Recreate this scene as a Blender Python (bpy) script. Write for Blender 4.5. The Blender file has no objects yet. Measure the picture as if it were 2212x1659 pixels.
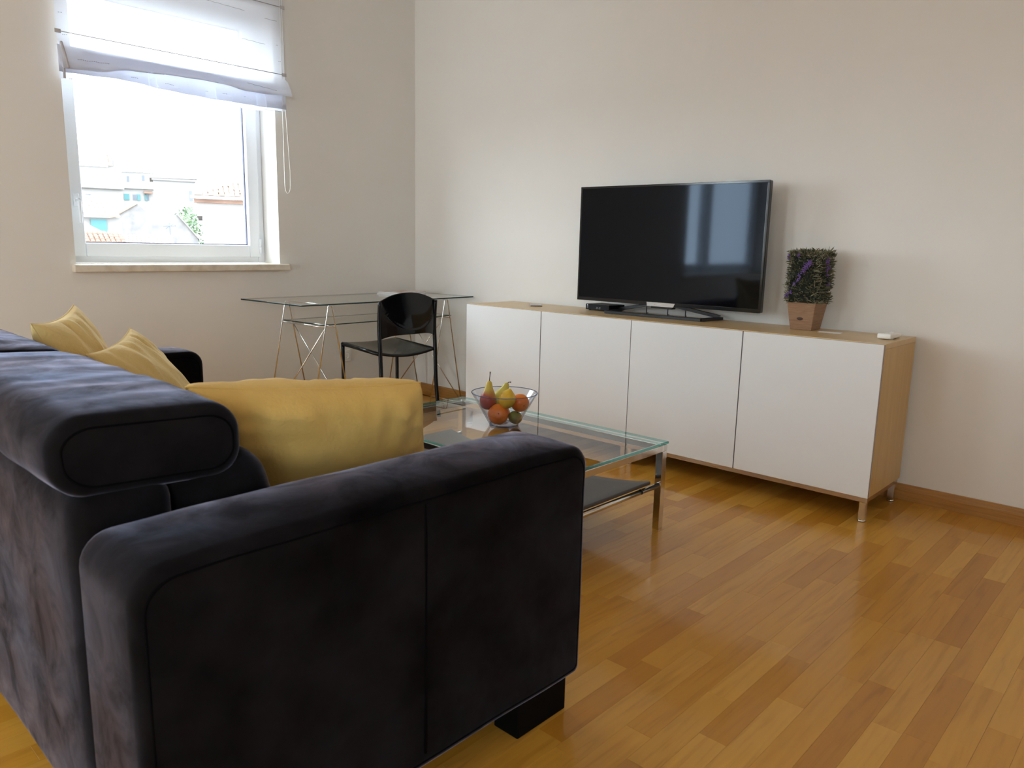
import bpy, bmesh, math, random
from mathutils import Vector, Matrix, noise
R = math.radians
random.seed(7)
scene = bpy.context.scene
col = scene.collection

# ------------------------------------------------------------------ camera
CAM = Vector((-3.6109, -3.3472, 1.1019))
YAW, PITCH, ROLL, FPX = 0.7471, -0.1812, 0.0220, 1635.05
fw = Vector((math.cos(PITCH)*math.cos(YAW), math.cos(PITCH)*math.sin(YAW), math.sin(PITCH)))
rt = Vector((math.sin(YAW), -math.cos(YAW), 0)); up = rt.cross(fw)
rt2 = math.cos(ROLL)*rt + math.sin(ROLL)*up; up2 = -math.sin(ROLL)*rt + math.cos(ROLL)*up
cam = bpy.data.cameras.new('camera'); cam_o = bpy.data.objects.new('camera', cam); col.objects.link(cam_o)
m = Matrix.Identity(4)
for i in range(3):
    m[i][0] = rt2[i]; m[i][1] = up2[i]; m[i][2] = -fw[i]; m[i][3] = CAM[i]
cam_o.matrix_world = m
cam.sensor_fit = 'HORIZONTAL'; cam.sensor_width = 36; cam.lens = 36*FPX/2212
cam.clip_start = .05; cam.clip_end = 2000
cam.dof.use_dof = True; cam.dof.focus_distance = 3.5; cam.dof.aperture_fstop = 7.0
scene.camera = cam_o

# ------------------------------------------------------------------ world: bright overcast sky
SKY = 7.0
w = bpy.data.worlds.new('overcast_sky'); scene.world = w; w.use_nodes = True
bg = w.node_tree.nodes['Background']; bg.inputs[0].default_value = (.80, .905, 1.0, 1); bg.inputs[1].default_value = SKY
vs = scene.view_settings
vs.view_transform = 'Standard'; vs.look = 'None'; vs.exposure = 1.04; vs.gamma = 1.0; vs.use_curve_mapping = False
scene.cycles.max_bounces = 8; scene.cycles.diffuse_bounces = 5; scene.cycles.glossy_bounces = 4
scene.cycles.adaptive_threshold = .07; scene.cycles.adaptive_min_samples = 16
scene.cycles.transparent_max_bounces = 20; scene.cycles.transmission_bounces = 8
scene.cycles.caustics_reflective = False; scene.cycles.caustics_refractive = False
scene.cycles.sample_clamp_indirect = 8.0

XW, YW = .045, 1.04              # faces of the television wall and of the window wall
XL, YF, ZC = -8.0, -5.2, 2.95    # left wall, wall behind, ceiling
WIN1 = (-2.24, -1.063, .955, 2.46)
WIN2 = (-7.55, -4.97, .80, 2.50)
ADDED_WIN3 = (-1.0, .4, .06, 2.4)     # unseen glazed door added in the left wall (along y) to brighten the room
ADDED_WIN4 = (-7.4, -5.2, .90, 2.45)   # unseen window added in the wall behind the camera for more daylight
def portal(loc, rot, sx, sy):
    l = bpy.data.lights.new('window_portal', 'AREA'); l.shape = 'RECTANGLE'; l.size = sx; l.size_y = sy
    l.cycles.is_portal = True
    o = bpy.data.objects.new('window_portal', l); col.objects.link(o); o.location = loc; o.rotation_euler = rot
for a in (WIN1, WIN2):
    portal(((a[0]+a[1])/2, YW+.27, (a[2]+a[3])/2), (R(-90), 0, 0), a[1]-a[0], a[3]-a[2])
portal(((ADDED_WIN4[0]+ADDED_WIN4[1])/2, YF-.27, (ADDED_WIN4[2]+ADDED_WIN4[3])/2), (R(90), 0, 0), ADDED_WIN4[1]-ADDED_WIN4[0], ADDED_WIN4[3]-ADDED_WIN4[2])
portal((XL-.27, (ADDED_WIN3[0]+ADDED_WIN3[1])/2, (ADDED_WIN3[2]+ADDED_WIN3[3])/2), (R(-90), 0, R(90)), ADDED_WIN3[1]-ADDED_WIN3[0], ADDED_WIN3[3]-ADDED_WIN3[2])

# ------------------------------------------------------------------ materials
class N:
    def __init__(s, name):
        s.m = bpy.data.materials.new(name); s.m.use_nodes = True
        s.t = s.m.node_tree; s.b = s.t.nodes['Principled BSDF']; s.out = s.t.nodes['Material Output']
    def n(s, typ, **kw):
        x = s.t.nodes.new(typ)
        for k, v in kw.items():
            if k.startswith('i_'): x.inputs[k[2:]].default_value = v
            else: setattr(x, k, v)
        return x
    def l(s, a, b): s.t.links.new(a, b)
    def set(s, **kw):
        for k, v in kw.items(): s.b.inputs[k.replace('_', ' ')].default_value = v
def P(name, c, rough=.5, metal=0, spec=.5, **kw):
    a = N(name); a.set(Base_Color=(*c, 1), Roughness=rough, Metallic=metal)
    a.b.inputs['Specular IOR Level'].default_value = spec
    for k, v in kw.items(): a.b.inputs[k].default_value = v
    return a
def ramp(a, stops):
    r = a.n('ShaderNodeValToRGB'); e = r.color_ramp.elements
    while len(e) < len(stops): e.new(.5)
    for x, (p, c) in zip(e, stops): x.position = p; x.color = (*c, 1)
    return r
def noisy(a, scale, c1, c2, detail=4, lo=.35, hi=.65, coord='Object', stretch=None, rough=.55):
    tc = a.n('ShaderNodeTexCoord'); v = tc.outputs[coord]
    if stretch:
        mp = a.n('ShaderNodeMapping'); mp.inputs['Scale'].default_value = stretch; a.l(v, mp.inputs[0]); v = mp.outputs[0]
    nz = a.n('ShaderNodeTexNoise'); nz.inputs['Scale'].default_value = scale; nz.inputs['Detail'].default_value = detail
    nz.inputs['Roughness'].default_value = rough
    a.l(v, nz.inputs['Vector'])
    r = ramp(a, [(lo, c1), (hi, c2)]); a.l(nz.outputs['Fac'], r.inputs[0]); a.l(r.outputs[0], a.b.inputs['Base Color'])
    return nz, v
def bump(a, scale, strength, dist=.002, detail=3, coord='Object', vec=None):
    nz = a.n('ShaderNodeTexNoise'); nz.inputs['Scale'].default_value = scale; nz.inputs['Detail'].default_value = detail
    if vec is None: vec = a.n('ShaderNodeTexCoord').outputs[coord]
    a.l(vec, nz.inputs['Vector'])
    b = a.n('ShaderNodeBump'); b.inputs['Strength'].default_value = strength; b.inputs['Distance'].default_value = dist
    a.l(nz.outputs['Fac'], b.inputs['Height']); a.l(b.outputs[0], a.b.inputs['Normal'])
M = {}
def wall_mat(name, c):
    a = P(name, c, .9, spec=.2); noisy(a, 3, tuple(x*.985 for x in c), c, coord='Object'); bump(a, 180, .08, .001); return a.m
M['wall'] = wall_mat('wall_paint', (.80, .770, .728))
M['ceil'] = wall_mat('ceiling_paint', (.86, .85, .83))
M['white_frame'] = P('white_plastic_frame', (.84, .87, .92), .35).m
M['gasket'] = P('dark_gasket', (.07, .07, .12), .6).m
a = P('travertine', (.72, .64, .52), .45); nz, _ = noisy(a, 14, (.62, .52, .40), (.78, .71, .60), 6, .3, .6); M['stone'] = a.m

# floor strips: the tone differs from piece to piece
a = P('oak_parquet', (.5, .3, .1), .22, spec=.5)
oi = a.n('ShaderNodeObjectInfo'); ge = a.n('ShaderNodeNewGeometry')
ad = a.n('ShaderNodeMath', operation='ADD'); a.l(oi.outputs['Random'], ad.inputs[0]); a.l(ge.outputs['Random Per Island'], ad.inputs[1])
fr = a.n('ShaderNodeMath', operation='FRACT'); a.l(ad.outputs[0], fr.inputs[0])
tone = ramp(a, [(0, (.45, .185, .018)), (.25, (.53, .240, .026)), (.55, (.58, .278, .034)), (.8, (.64, .330, .052)), (1, (.50, .225, .030))])
a.l(fr.outputs[0], tone.inputs[0])
mp = a.n('ShaderNodeMapping'); mp.inputs['Scale'].default_value = (1.6, 22, 1); a.l(ge.outputs['Position'], mp.inputs[0])
mw = a.n('ShaderNodeMath', operation='MULTIPLY'); mw.inputs[1].default_value = 60; a.l(fr.outputs[0], mw.inputs[0])
nz = a.n('ShaderNodeTexNoise', noise_dimensions='4D'); nz.inputs['Scale'].default_value = 1.8; nz.inputs['Detail'].default_value = 6; nz.inputs['Distortion'].default_value = 1.2
a.l(mp.outputs[0], nz.inputs['Vector']); a.l(mw.outputs[0], nz.inputs['W'])
gr = ramp(a, [(.28, (.76, .70, .62)), (.46, (.96, .95, .93)), (.56, (1.0, 1.0, 1.0)), (.75, (1.08, 1.08, 1.06))])
a.l(nz.outputs['Fac'], gr.inputs[0])
mx = a.n('ShaderNodeMix', data_type='RGBA', blend_type='MULTIPLY'); mx.inputs['Factor'].default_value = .85
a.l(tone.outputs[0], mx.inputs[6]); a.l(gr.outputs[0], mx.inputs[7]); a.l(mx.outputs[2], a.b.inputs['Base Color'])
a.set(Roughness=.34); a.b.inputs['Specular IOR Level'].default_value = .25; a.b.inputs['Coat Weight'].default_value = .45; a.b.inputs['Coat IOR'].default_value = 1.4; a.b.inputs['Coat Roughness'].default_value = .08
M['parquet'] = a.m
M['subfloor'] = P('dark_joint', (.20, .09, .02), .8).m
def wood(name, c1, c2, rough, stretch, scale=4, dist=1.0):
    a = P(name, c1, rough); nz, v = noisy(a, scale, c1, c2, 6, .3, .68, stretch=stretch); nz.inputs['Distortion'].default_value = dist; return a
M['base_oak'] = wood('oak_skirting', (.33, .15, .035), (.45, .22, .06), .35, (6, 1.2, 30)).m
M['birch'] = wood('birch_laminate', (.56, .355, .135), (.64, .43, .185), .38, (12, 12, .8), 3, .5).m
M['birch_top'] = wood('birch_laminate_top', (.61, .42, .20), (.68, .48, .245), .32, (14, .8, 14), 3, .5).m
M['gloss_white'] = P('gloss_white_lacquer', (.82, .825, .83), .13, spec=.5).m
M['door_edge'] = P('door_edge_band', (.36, .31, .34), .4).m
M['chrome'] = P('chrome', (.72, .70, .68), .12, 1).m
M['satin_chrome'] = P('satin_chrome', (.62, .54, .46), .25, 1).m
M['black_plastic'] = P('black_gloss_plastic', (.006, .006, .008), .12, spec=.5).m
M['black_matte'] = P('black_satin_plastic', (.010, .010, .014), .4).m
a = P('dark_screen', (.0035, .003, .004), .05, spec=.26); a.b.inputs['Specular Tint'].default_value = (.66, .80, 1, 1); M['screen'] = a.m
M['silver'] = P('brushed_silver', (.62, .62, .62), .3, .9).m
M['red_led'] = P('red_mark', (.7, .05, .02), .4).m
M['mark_white'] = P('white_print', (.75, .76, .8), .5).m
def suede(name, c1, c2):
    a = P(name, c1, .95, spec=.06); nz, v = noisy(a, 4.0, c1, c2, 8, .38, .64, rough=.66)
    a.b.inputs['Sheen Weight'].default_value = .52; a.b.inputs['Sheen Roughness'].default_value = .33
    n2 = a.n('ShaderNodeTexNoise'); n2.inputs['Scale'].default_value = 9; n2.inputs['Detail'].default_value = 6; n2.inputs['Roughness'].default_value = .65; n2.inputs['Distortion'].default_value = .6
    a.l(v, n2.inputs['Vector']); r1 = ramp(a, [(.34, (.20, .20, .20)), (.68, (.78, .78, .78))]); a.l(n2.outputs['Fac'], r1.inputs[0]); a.l(r1.outputs[0], a.b.inputs['Sheen Weight'])
    r2 = ramp(a, [(.38, (.80, .70, .85)), (.62, (.62, .70, 1.0))]); a.l(nz.outputs['Fac'], r2.inputs[0]); a.l(r2.outputs[0], a.b.inputs['Sheen Tint'])
    bump(a, 260, .12, .001); return a.m
M['suede'] = suede('charcoal_microsuede', (.0010, .0009, .0010), (.011, .0096, .0112))
M['seam'] = P('dark_seam', (.003, .003, .0035), .95, spec=.04).m
def cloth(name, c1, c2, sc=9, sheen=.25):
    a = P(name, c1, .85, spec=.2); noisy(a, sc, c1, c2, 4, .3, .7); a.b.inputs['Sheen Weight'].default_value = sheen
    a.b.inputs['Sheen Tint'].default_value = (1, .85, .55, 1); bump(a, 140, .5, .003, 5); return a.m
M['mustard'] = cloth('mustard_plush', (.71, .45, .125), (.79, .54, .175))
M['mustard2'] = cloth('mustard_satin', (.72, .52, .21), (.78, .58, .25), 5, .4)
M['foot_black'] = P('black_foot', (.002, .002, .002), .7, spec=.08).m
M['box_black'] = P('black_box_plastic', (.003, .003, .004), .45, spec=.15).m
M['leather'] = P('grey_brown_leather', (.055, .05, .05), .45).m
a = P('black_chair_gloss', (.002, .002, .003), .10, spec=.28); M['chair_shell'] = a.m
M['chair_seat'] = P('black_chair_seat', (.008, .009, .008), .16, spec=.45).m
M['chair_tube'] = P('black_painted_tube', (.003, .003, .005), .25, spec=.3).m
M['paper'] = P('white_paper', (.85, .85, .86), .7).m
M['white_plastic'] = P('white_plastic', (.88, .87, .84), .35).m
M['phone_body'] = P('phone_metal', (.42, .36, .33), .3, .8).m
# thin clear glass: see-through with a Fresnel reflection
def glass(name, tint, ior=1.5, extra=None, rim=False):
    a = N(name); a.t.nodes.remove(a.b)
    tr = a.n('ShaderNodeBsdfTransparent'); tr.inputs[0].default_value = (*tint, 1)
    gl = a.n('ShaderNodeBsdfGlossy'); gl.inputs['Roughness'].default_value = .0; gl.inputs[0].default_value = (1, 1, 1, 1)
    fn = a.n('ShaderNodeFresnel'); fn.inputs['IOR'].default_value = ior
    ge = a.n('ShaderNodeNewGeometry'); mu = a.n('ShaderNodeMath', operation='MULTIPLY'); iv = a.n('ShaderNodeMath', operation='SUBTRACT'); iv.inputs[0].default_value = 1
    a.l(ge.outputs['Backfacing'], iv.inputs[1]); a.l(fn.outputs[0], mu.inputs[0]); a.l(iv.outputs[0], mu.inputs[1])   # reflect at the outer faces only
    mx = a.n('ShaderNodeMixShader'); a.l(mu.outputs[0], mx.inputs[0]); a.l(tr.outputs[0], mx.inputs[1]); a.l(gl.outputs[0], mx.inputs[2])
    last = mx.outputs[0]
    if extra:
        df = a.n('ShaderNodeBsdfDiffuse'); df.inputs[0].default_value = (*extra[0], 1)
        m2 = a.n('ShaderNodeMixShader'); m2.inputs[0].default_value = extra[1]; a.l(last, m2.inputs[1]); a.l(df.outputs[0], m2.inputs[2]); last = m2.outputs[0]
        if rim:      # the thick wall greys where it is seen edge-on
            lw = a.n('ShaderNodeLayerWeight'); lw.inputs[0].default_value = .5; pwn = a.n('ShaderNodeMath', operation='POWER'); pwn.inputs[1].default_value = 5.0
            a.l(lw.outputs['Facing'], pwn.inputs[0]); mn = a.n('ShaderNodeMath', operation='MULTIPLY'); mn.inputs[1].default_value = .6; a.l(pwn.outputs[0], mn.inputs[0]); a.l(mn.outputs[0], m2.inputs[0])
    a.l(last, a.out.inputs[0]); return a.m
M['pane'] = glass('window_glass', (.97, .985, .98), 1.35)
M['glass'] = glass('table_glass', (.965, .985, .975), 1.45)
M['glass_edge'] = glass('table_glass_edge', (.35, .70, .67), 1.5, ((.06, .36, .35), .35))
M['desk_edge'] = glass('desk_glass_edge', (.10, .20, .22), 1.5, ((.012, .03, .04), .6))
M['bowl_glass'] = glass('bowl_glass', (.955, .96, .98), 1.5, ((.55, .6, .72), .0), True)
M['bowl_rim'] = glass('bowl_rim_glass', (.55, .6, .72), 1.6, ((.25, .28, .4), .3))
# sheer blind
a = N('sheer_white_fabric'); a.t.nodes.remove(a.b)
df = a.n('ShaderNodeBsdfDiffuse'); df.inputs[0].default_value = (.86, .87, .92, 1)
tl = a.n('ShaderNodeBsdfTranslucent'); tl.inputs[0].default_value = (.80, .82, .90, 1)
tp = a.n('ShaderNodeBsdfTransparent'); tp.inputs[0].default_value = (.97, .98, 1, 1)
m1 = a.n('ShaderNodeMixShader'); m1.inputs[0].default_value = .44; a.l(df.outputs[0], m1.inputs[1]); a.l(tl.outputs[0], m1.inputs[2])
m2 = a.n('ShaderNodeMixShader'); m2.inputs[0].default_value = .15; a.l(m1.outputs[0], m2.inputs[1]); a.l(tp.outputs[0], m2.inputs[2])
a.l(m2.outputs[0], a.out.inputs[0]); M['sheer'] = a.m
M['stitch'] = P('grey_stitching', (.20, .19, .22), .9).m
M['tape'] = P('beige_rod_tape', (.50, .47, .48), .9).m
M['cord'] = P('white_cord', (.86, .86, .84), .6).m
M['pot'] = wood('rustic_pot_wood', (.235, .120, .060), (.34, .195, .105), .6, (1.5, 1.5, 16), 6, 1.5).m
M['knot'] = P('dark_knot', (.07, .035, .025), .7).m
a = P('grey_green_leaf', (.08, .095, .05), .7)
ge = a.n('ShaderNodeNewGeometry'); r = ramp(a, [(0, (.045, .050, .026)), (.45, (.135, .135, .075)), (.8, (.27, .255, .165)), (1, (.17, .125, .08))])
a.l(ge.outputs['Random Per Island'], r.inputs[0]); a.l(r.outputs[0], a.b.inputs['Base Color']); M['leaf'] = a.m
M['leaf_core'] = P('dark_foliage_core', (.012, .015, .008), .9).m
M['purple'] = P('purple_blossom', (.17, .085, .33), .7).m
def fruit(name, c1, c2, sc, lo=.4, hi=.6, bs=0, rough=.38, axis=None):
    a = P(name, c1, rough)
    if axis:
        tc = a.n('ShaderNodeTexCoord'); sp = a.n('ShaderNodeSeparateXYZ'); a.l(tc.outputs['Object'], sp.inputs[0])
        nz = a.n('ShaderNodeTexNoise'); nz.inputs['Scale'].default_value = sc; a.l(tc.outputs['Object'], nz.inputs['Vector'])
        mm = a.n('ShaderNodeMath', operation='MULTIPLY_ADD'); mm.inputs[1].default_value = axis; a.l(sp.outputs[2], mm.inputs[0]); a.l(nz.outputs['Fac'], mm.inputs[2])
        r = ramp(a, [(lo, c1), (hi, c2)]); a.l(mm.outputs[0], r.inputs[0]); a.l(r.outputs[0], a.b.inputs['Base Color'])
    else: noisy(a, sc, c1, c2, 3, lo, hi)
    if bs: bump(a, bs, .25, .002)
    return a.m
M['orange'] = fruit('orange_peel', (.72, .16, .012), (.80, .23, .02), 20, bs=220)
M['lemon'] = fruit('lemon_peel', (.68, .40, .03), (.76, .50, .05), 20, bs=160)
M['pear_red'] = fruit('red_blushed_pear', (.36, .055, .035), (.58, .43, .07), 9, .58, .92, axis=8.0)
M['pear_green'] = fruit('yellow_green_pear', (.60, .50, .10), (.50, .47, .08), 14)
M['apple'] = fruit('green_apple', (.19, .21, .035), (.36, .16, .05), 11, .45, .75)
M['stem'] = P('brown_stem', (.10, .045, .02), .7).m
# outside
def ext(name, c1, c2, sc=.6): a = P(name, c1, .9, spec=.1); noisy(a, sc, c1, c2, 6, .3, .7, 'Object'); return a.m
M['plaster'] = ext('weathered_plaster', (0.201, 0.186, 0.176), (0.241, 0.219, 0.203), .25)
M['plaster2'] = ext('grey_render', (0.165, 0.158, 0.152), (0.201, 0.186, 0.176), .2)
M['stonewall'] = ext('rough_stone', (0.125, 0.115, 0.114), (0.201, 0.181, 0.168), 1.2)
M['tile'] = ext('clay_tile', (0.178, 0.115, 0.087), (0.249, 0.177, 0.141), 2.0)
M['tile_dark'] = ext('dark_clay_tile', (0.125, 0.071, 0.051), (0.170, 0.104, 0.078), 2.0)  # darker clay tone for the awning, eave board and shed tiles
M['teal'] = P('teal_shutter', (0.041, 0.128, 0.133), .6).m
M['dkpane'] = P('dark_window', (0.053, 0.061, 0.078), .2).m
M['gutter'] = P('pale_gutter', (0.178, 0.165, 0.165), .5).m
a = P('tree_leaf', (0.053, 0.083, 0.031), .7); ge = a.n('ShaderNodeNewGeometry'); r = ramp(a, [(0, (0.031, 0.061, 0.024)), (.6, (0.071, 0.124, 0.047)), (1, (0.134, 0.174, 0.087))])
a.l(ge.outputs['Random Per Island'], r.inputs[0]); a.l(r.outputs[0], a.b.inputs['Base Color']); M['tree_leaf'] = a.m
M['ground'] = ext('street_ground', (0.117, 0.108, 0.094), (0.152, 0.137, 0.125), .1)

# ------------------------------------------------------------------ mesh helpers
def tag(o, label=None, cat=None, group=None, kind=None):
    if label: o['label'] = label
    if cat: o['category'] = cat
    if group: o['group'] = group
    if kind: o['kind'] = kind
    return o
def obj(name, bm, mat, parent=None, smooth=False, angle=None):
    if isinstance(bm, bpy.types.Mesh): me = bm
    else:
        me = bpy.data.meshes.new(name); bm.to_mesh(me); bm.free()
    for mm in (mat if isinstance(mat, (list, tuple)) else [mat]):
        if len(me.materials) < (len(mat) if isinstance(mat, (list, tuple)) else 1): me.materials.append(M[mm] if isinstance(mm, str) else mm)
    if smooth:
        for p in me.polygons: p.use_smooth = True
        if angle and hasattr(me, 'set_sharp_from_angle'): me.set_sharp_from_angle(angle=R(angle))
    o = bpy.data.objects.new(name, me); col.objects.link(o); o.parent = parent
    return o
def empty(name, loc=(0, 0, 0), rz=0):
    o = bpy.data.objects.new(name, None); o.empty_display_size = .1; col.objects.link(o); o.location = loc; o.rotation_euler = (0, 0, rz); return o
def B(): return bmesh.new()
def box(bm, x0, x1, y0, y1, z0, z1, bev=0, seg=2, mi=0):
    vs_ = [bm.verts.new(p) for p in ((x0, y0, z0), (x1, y0, z0), (x1, y1, z0), (x0, y1, z0), (x0, y0, z1), (x1, y0, z1), (x1, y1, z1), (x0, y1, z1))]
    fs = [bm.faces.new([vs_[i] for i in f]) for f in ((0, 3, 2, 1), (4, 5, 6, 7), (0, 1, 5, 4), (1, 2, 6, 5), (2, 3, 7, 6), (3, 0, 4, 7))]
    for f in fs: f.material_index = mi
    if bev:
        ed = list({e for f in fs for e in f.edges})
        bmesh.ops.bevel(bm, geom=ed, offset=bev, segments=seg, affect='EDGES', profile=.5)
    return fs
def bx(*a, **k):
    bm = B(); box(bm, *a, **k); return bm
def ring(c, t, r, n, upv):
    t = t.normalized(); s = t.cross(upv)
    if s.length < 1e-4: s = t.cross(Vector((1, 0, 0)))
    s.normalize(); u = s.cross(t)
    return [c + r*(math.cos(2*math.pi*k/n)*s + math.sin(2*math.pi*k/n)*u) for k in range(n)]
def tube(bm, pts, r, n=8, closed=False, mi=0):
    pts = [Vector(p) for p in pts]; rs = r if isinstance(r, (list, tuple)) else [r]*len(pts)
    rings = []; L = len(pts); upv = Vector((.13, .21, .97))
    for i, p in enumerate(pts):
        a_ = pts[i-1] if (i or closed) else p; b_ = pts[(i+1) % L] if (i < L-1 or closed) else p
        rings.append([bm.verts.new(q) for q in ring(p, b_-a_, rs[i], n, upv)])
    for i in range(L if closed else L-1):
        A_, C_ = rings[i], rings[(i+1) % L]
        for k in range(n):
            f = bm.faces.new((A_[k], A_[(k+1) % n], C_[(k+1) % n], C_[k])); f.smooth = True; f.material_index = mi
    if not closed:
        for q in (rings[0][::-1], rings[-1]):
            f = bm.faces.new(q); f.material_index = mi
    return bm
def lathe(bm, prof, n=32, c=(0, 0, 0), mi=0, close=True):
    rings = []
    for r, z in prof:
        if r < 1e-5: rings.append([bm.verts.new((c[0], c[1], c[2]+z))])
        else: rings.append([bm.verts.new((c[0]+r*math.cos(2*math.pi*k/n), c[1]+r*math.sin(2*math.pi*k/n), c[2]+z)) for k in range(n)])
    for a_, b_ in zip(rings, rings[1:]):
        for k in range(n):
            k2 = (k+1) % n
            if len(a_) == 1 and len(b_) == 1: continue
            if len(a_) == 1: f = bm.faces.new((a_[0], b_[k2], b_[k]))
            elif len(b_) == 1: f = bm.faces.new((a_[k], a_[k2], b_[0]))
            else: f = bm.faces.new((a_[k], a_[k2], b_[k2], b_[k]))
            f.smooth = True; f.material_index = mi
    return bm
def axis_pts(h0, h1, r, nr, nm):
    A_ = [h0 + r*(1-math.cos(math.pi/2*i/nr)) for i in range(nr)]
    Mid = [h0 + r + (h1-h0-2*r)*i/nm for i in range(nm+1)]
    C_ = [h1 - r + r*math.sin(math.pi/2*i/nr) for i in range(1, nr+1)]
    return A_ + Mid + C_
def softbox(x0, x1, y0, y1, z0, z1, r, nr=4, step=.06, fn=None):
    """box with round edges on a fine grid, then shaped by fn(Vector) -> Vector"""
    lo = Vector((x0, y0, z0)); hi = Vector((x1, y1, z1))
    ax = [axis_pts(lo[i], hi[i], r, nr, max(2, int((hi[i]-lo[i]-2*r)/step))) for i in range(3)]
    bm = B(); cache = {}
    def vert(i, j, k):
        key = (i, j, k)
        if key not in cache:
            p = Vector((ax[0][i], ax[1][j], ax[2][k]))
            q = Vector(min(max(p[d], lo[d]+r), hi[d]-r) for d in range(3))
            d = p-q
            if d.length > 1e-9:
                # p lies on the cube's surface: push it to the rounded surface
                d.normalize(); p = q + d*r
            if fn: p = fn(p)
            cache[key] = bm.verts.new(p)
        return cache[key]
    nx, ny, nz_ = (len(v) for v in ax)
    def quad(f4):
        try: f = bm.faces.new(f4); f.smooth = True
        except ValueError: pass
    for j in range(ny-1):
        for k in range(nz_-1):
            quad((vert(0, j, k), vert(0, j, k+1), vert(0, j+1, k+1), vert(0, j+1, k)))
            quad((vert(nx-1, j, k), vert(nx-1, j+1, k), vert(nx-1, j+1, k+1), vert(nx-1, j, k+1)))
    for i in range(nx-1):
        for k in range(nz_-1):
            quad((vert(i, 0, k), vert(i+1, 0, k), vert(i+1, 0, k+1), vert(i, 0, k+1)))
            quad((vert(i, ny-1, k), vert(i, ny-1, k+1), vert(i+1, ny-1, k+1), vert(i+1, ny-1, k)))
        for j in range(ny-1):
            quad((vert(i, j, 0), vert(i, j+1, 0), vert(i+1, j+1, 0), vert(i+1, j, 0)))
            quad((vert(i, j, nz_-1), vert(i+1, j, nz_-1), vert(i+1, j+1, nz_-1), vert(i, j+1, nz_-1)))
    return bm
def rrect(x0, x1, z0, z1, r, nr=6, step=.04, rb=None):
    """rounded rectangle in x, z, counter-clockwise, with points along the sides"""
    out = []
    rb = rb or r
    cs = ((x1-r, z1-r, 0, r), (x0+r, z1-r, 90, r), (x0+rb, z0+rb, 180, rb), (x1-rb, z0+rb, 270, rb))
    for k in range(4):
        cx_, cz_, a0, r = cs[k]
        for i in range(nr+1): t = math.radians(a0+90*i/nr); out.append((cx_+r*math.cos(t), cz_+r*math.sin(t)))
        nx_, nz_, na, r2 = cs[(k+1) % 4]; t = math.radians(na); p, q = out[-1], (nx_+r2*math.cos(t), nz_+r2*math.sin(t))
        n = max(1, int(math.hypot(q[0]-p[0], q[1]-p[1])/step))
        for i in range(1, n): out.append((p[0]+(q[0]-p[0])*i/n, p[1]+(q[1]-p[1])*i/n))
    return out
def prism(x0, x1, z0, z1, r, y0, y1, er, fn=None, nr=6, step=.04, ne=4, puff=.004, rb=None):
    """upholstered block: rounded x-z section swept along y, crisp end panels"""
    bm = B(); cx_, cz_ = (x0+x1)/2, (z0+z1)/2; hx, hz = (x1-x0)/2, (z1-z0)/2; rows = []
    base = rrect(x0, x1, z0, z1, r, nr, step, rb)
    def sec(ins, y):
        kx, kz = (hx-ins)/hx, (hz-ins)/hz
        return [bm.verts.new((cx_+(x-cx_)*kx, y, cz_+(z-cz_)*kz)) for x, z in base]
    def cap(y, sg):
        out = []
        for f in (.12, .30, .5, .7, .86, .96): out.append([(cx_+(x-cx_)*f*(hx-er)/hx, y-sg*puff*(1-f*f), cz_+(z-cz_)*f*(hz-er)/hz) for x, z in base])
        return out
    for c in cap(y0, 1): rows.append([bm.verts.new(p) for p in c])
    for i in range(ne+1): t = math.pi/2*i/ne; rows.append(sec(er*(1-math.sin(t)), y0+er*(1-math.cos(t))))
    n = max(2, int((y1-y0-2*er)/step))
    for i in range(1, n): rows.append(sec(0, y0+er+(y1-y0-2*er)*i/n))
    for i in range(ne+1): t = math.pi/2*(1-i/ne); rows.append(sec(er*(1-math.sin(t)), y1-er*(1-math.cos(t))))
    for c in cap(y1, -1)[::-1]: rows.append([bm.verts.new(p) for p in c])
    L = len(base)
    for a_, b_ in zip(rows, rows[1:]):
        for k in range(L):
            f = bm.faces.new((a_[k], a_[(k+1) % L], b_[(k+1) % L], b_[k])); f.smooth = True
    bm.faces.new(rows[0][::-1]); bm.faces.new(rows[-1])
    seam0 = [v.co.copy() for v in rows[6]]; seam1 = [v.co.copy() for v in rows[-7]]
    if fn:
        for v in bm.verts: v.co = fn(v.co.copy())
        seam0 = [fn(p) for p in seam0]; seam1 = [fn(p) for p in seam1]
    bmesh.ops.recalc_face_normals(bm, faces=bm.faces)
    return bm, seam0, seam1
def nz3(p, s): return noise.noise(Vector(p)*s)
def arc(c, r, a0, a1, n, plane='xz', off=0):
    out = []
    for i in range(n+1):
        t = a0+(a1-a0)*i/n; u, v = r*math.cos(t), r*math.sin(t)
        out.append((c[0]+u, c[1], c[2]+v) if plane == 'xz' else (c[0], c[1]+u, c[2]+v) if plane == 'yz' else (c[0]+u, c[1]+v, c[2]))
    return out

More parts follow.
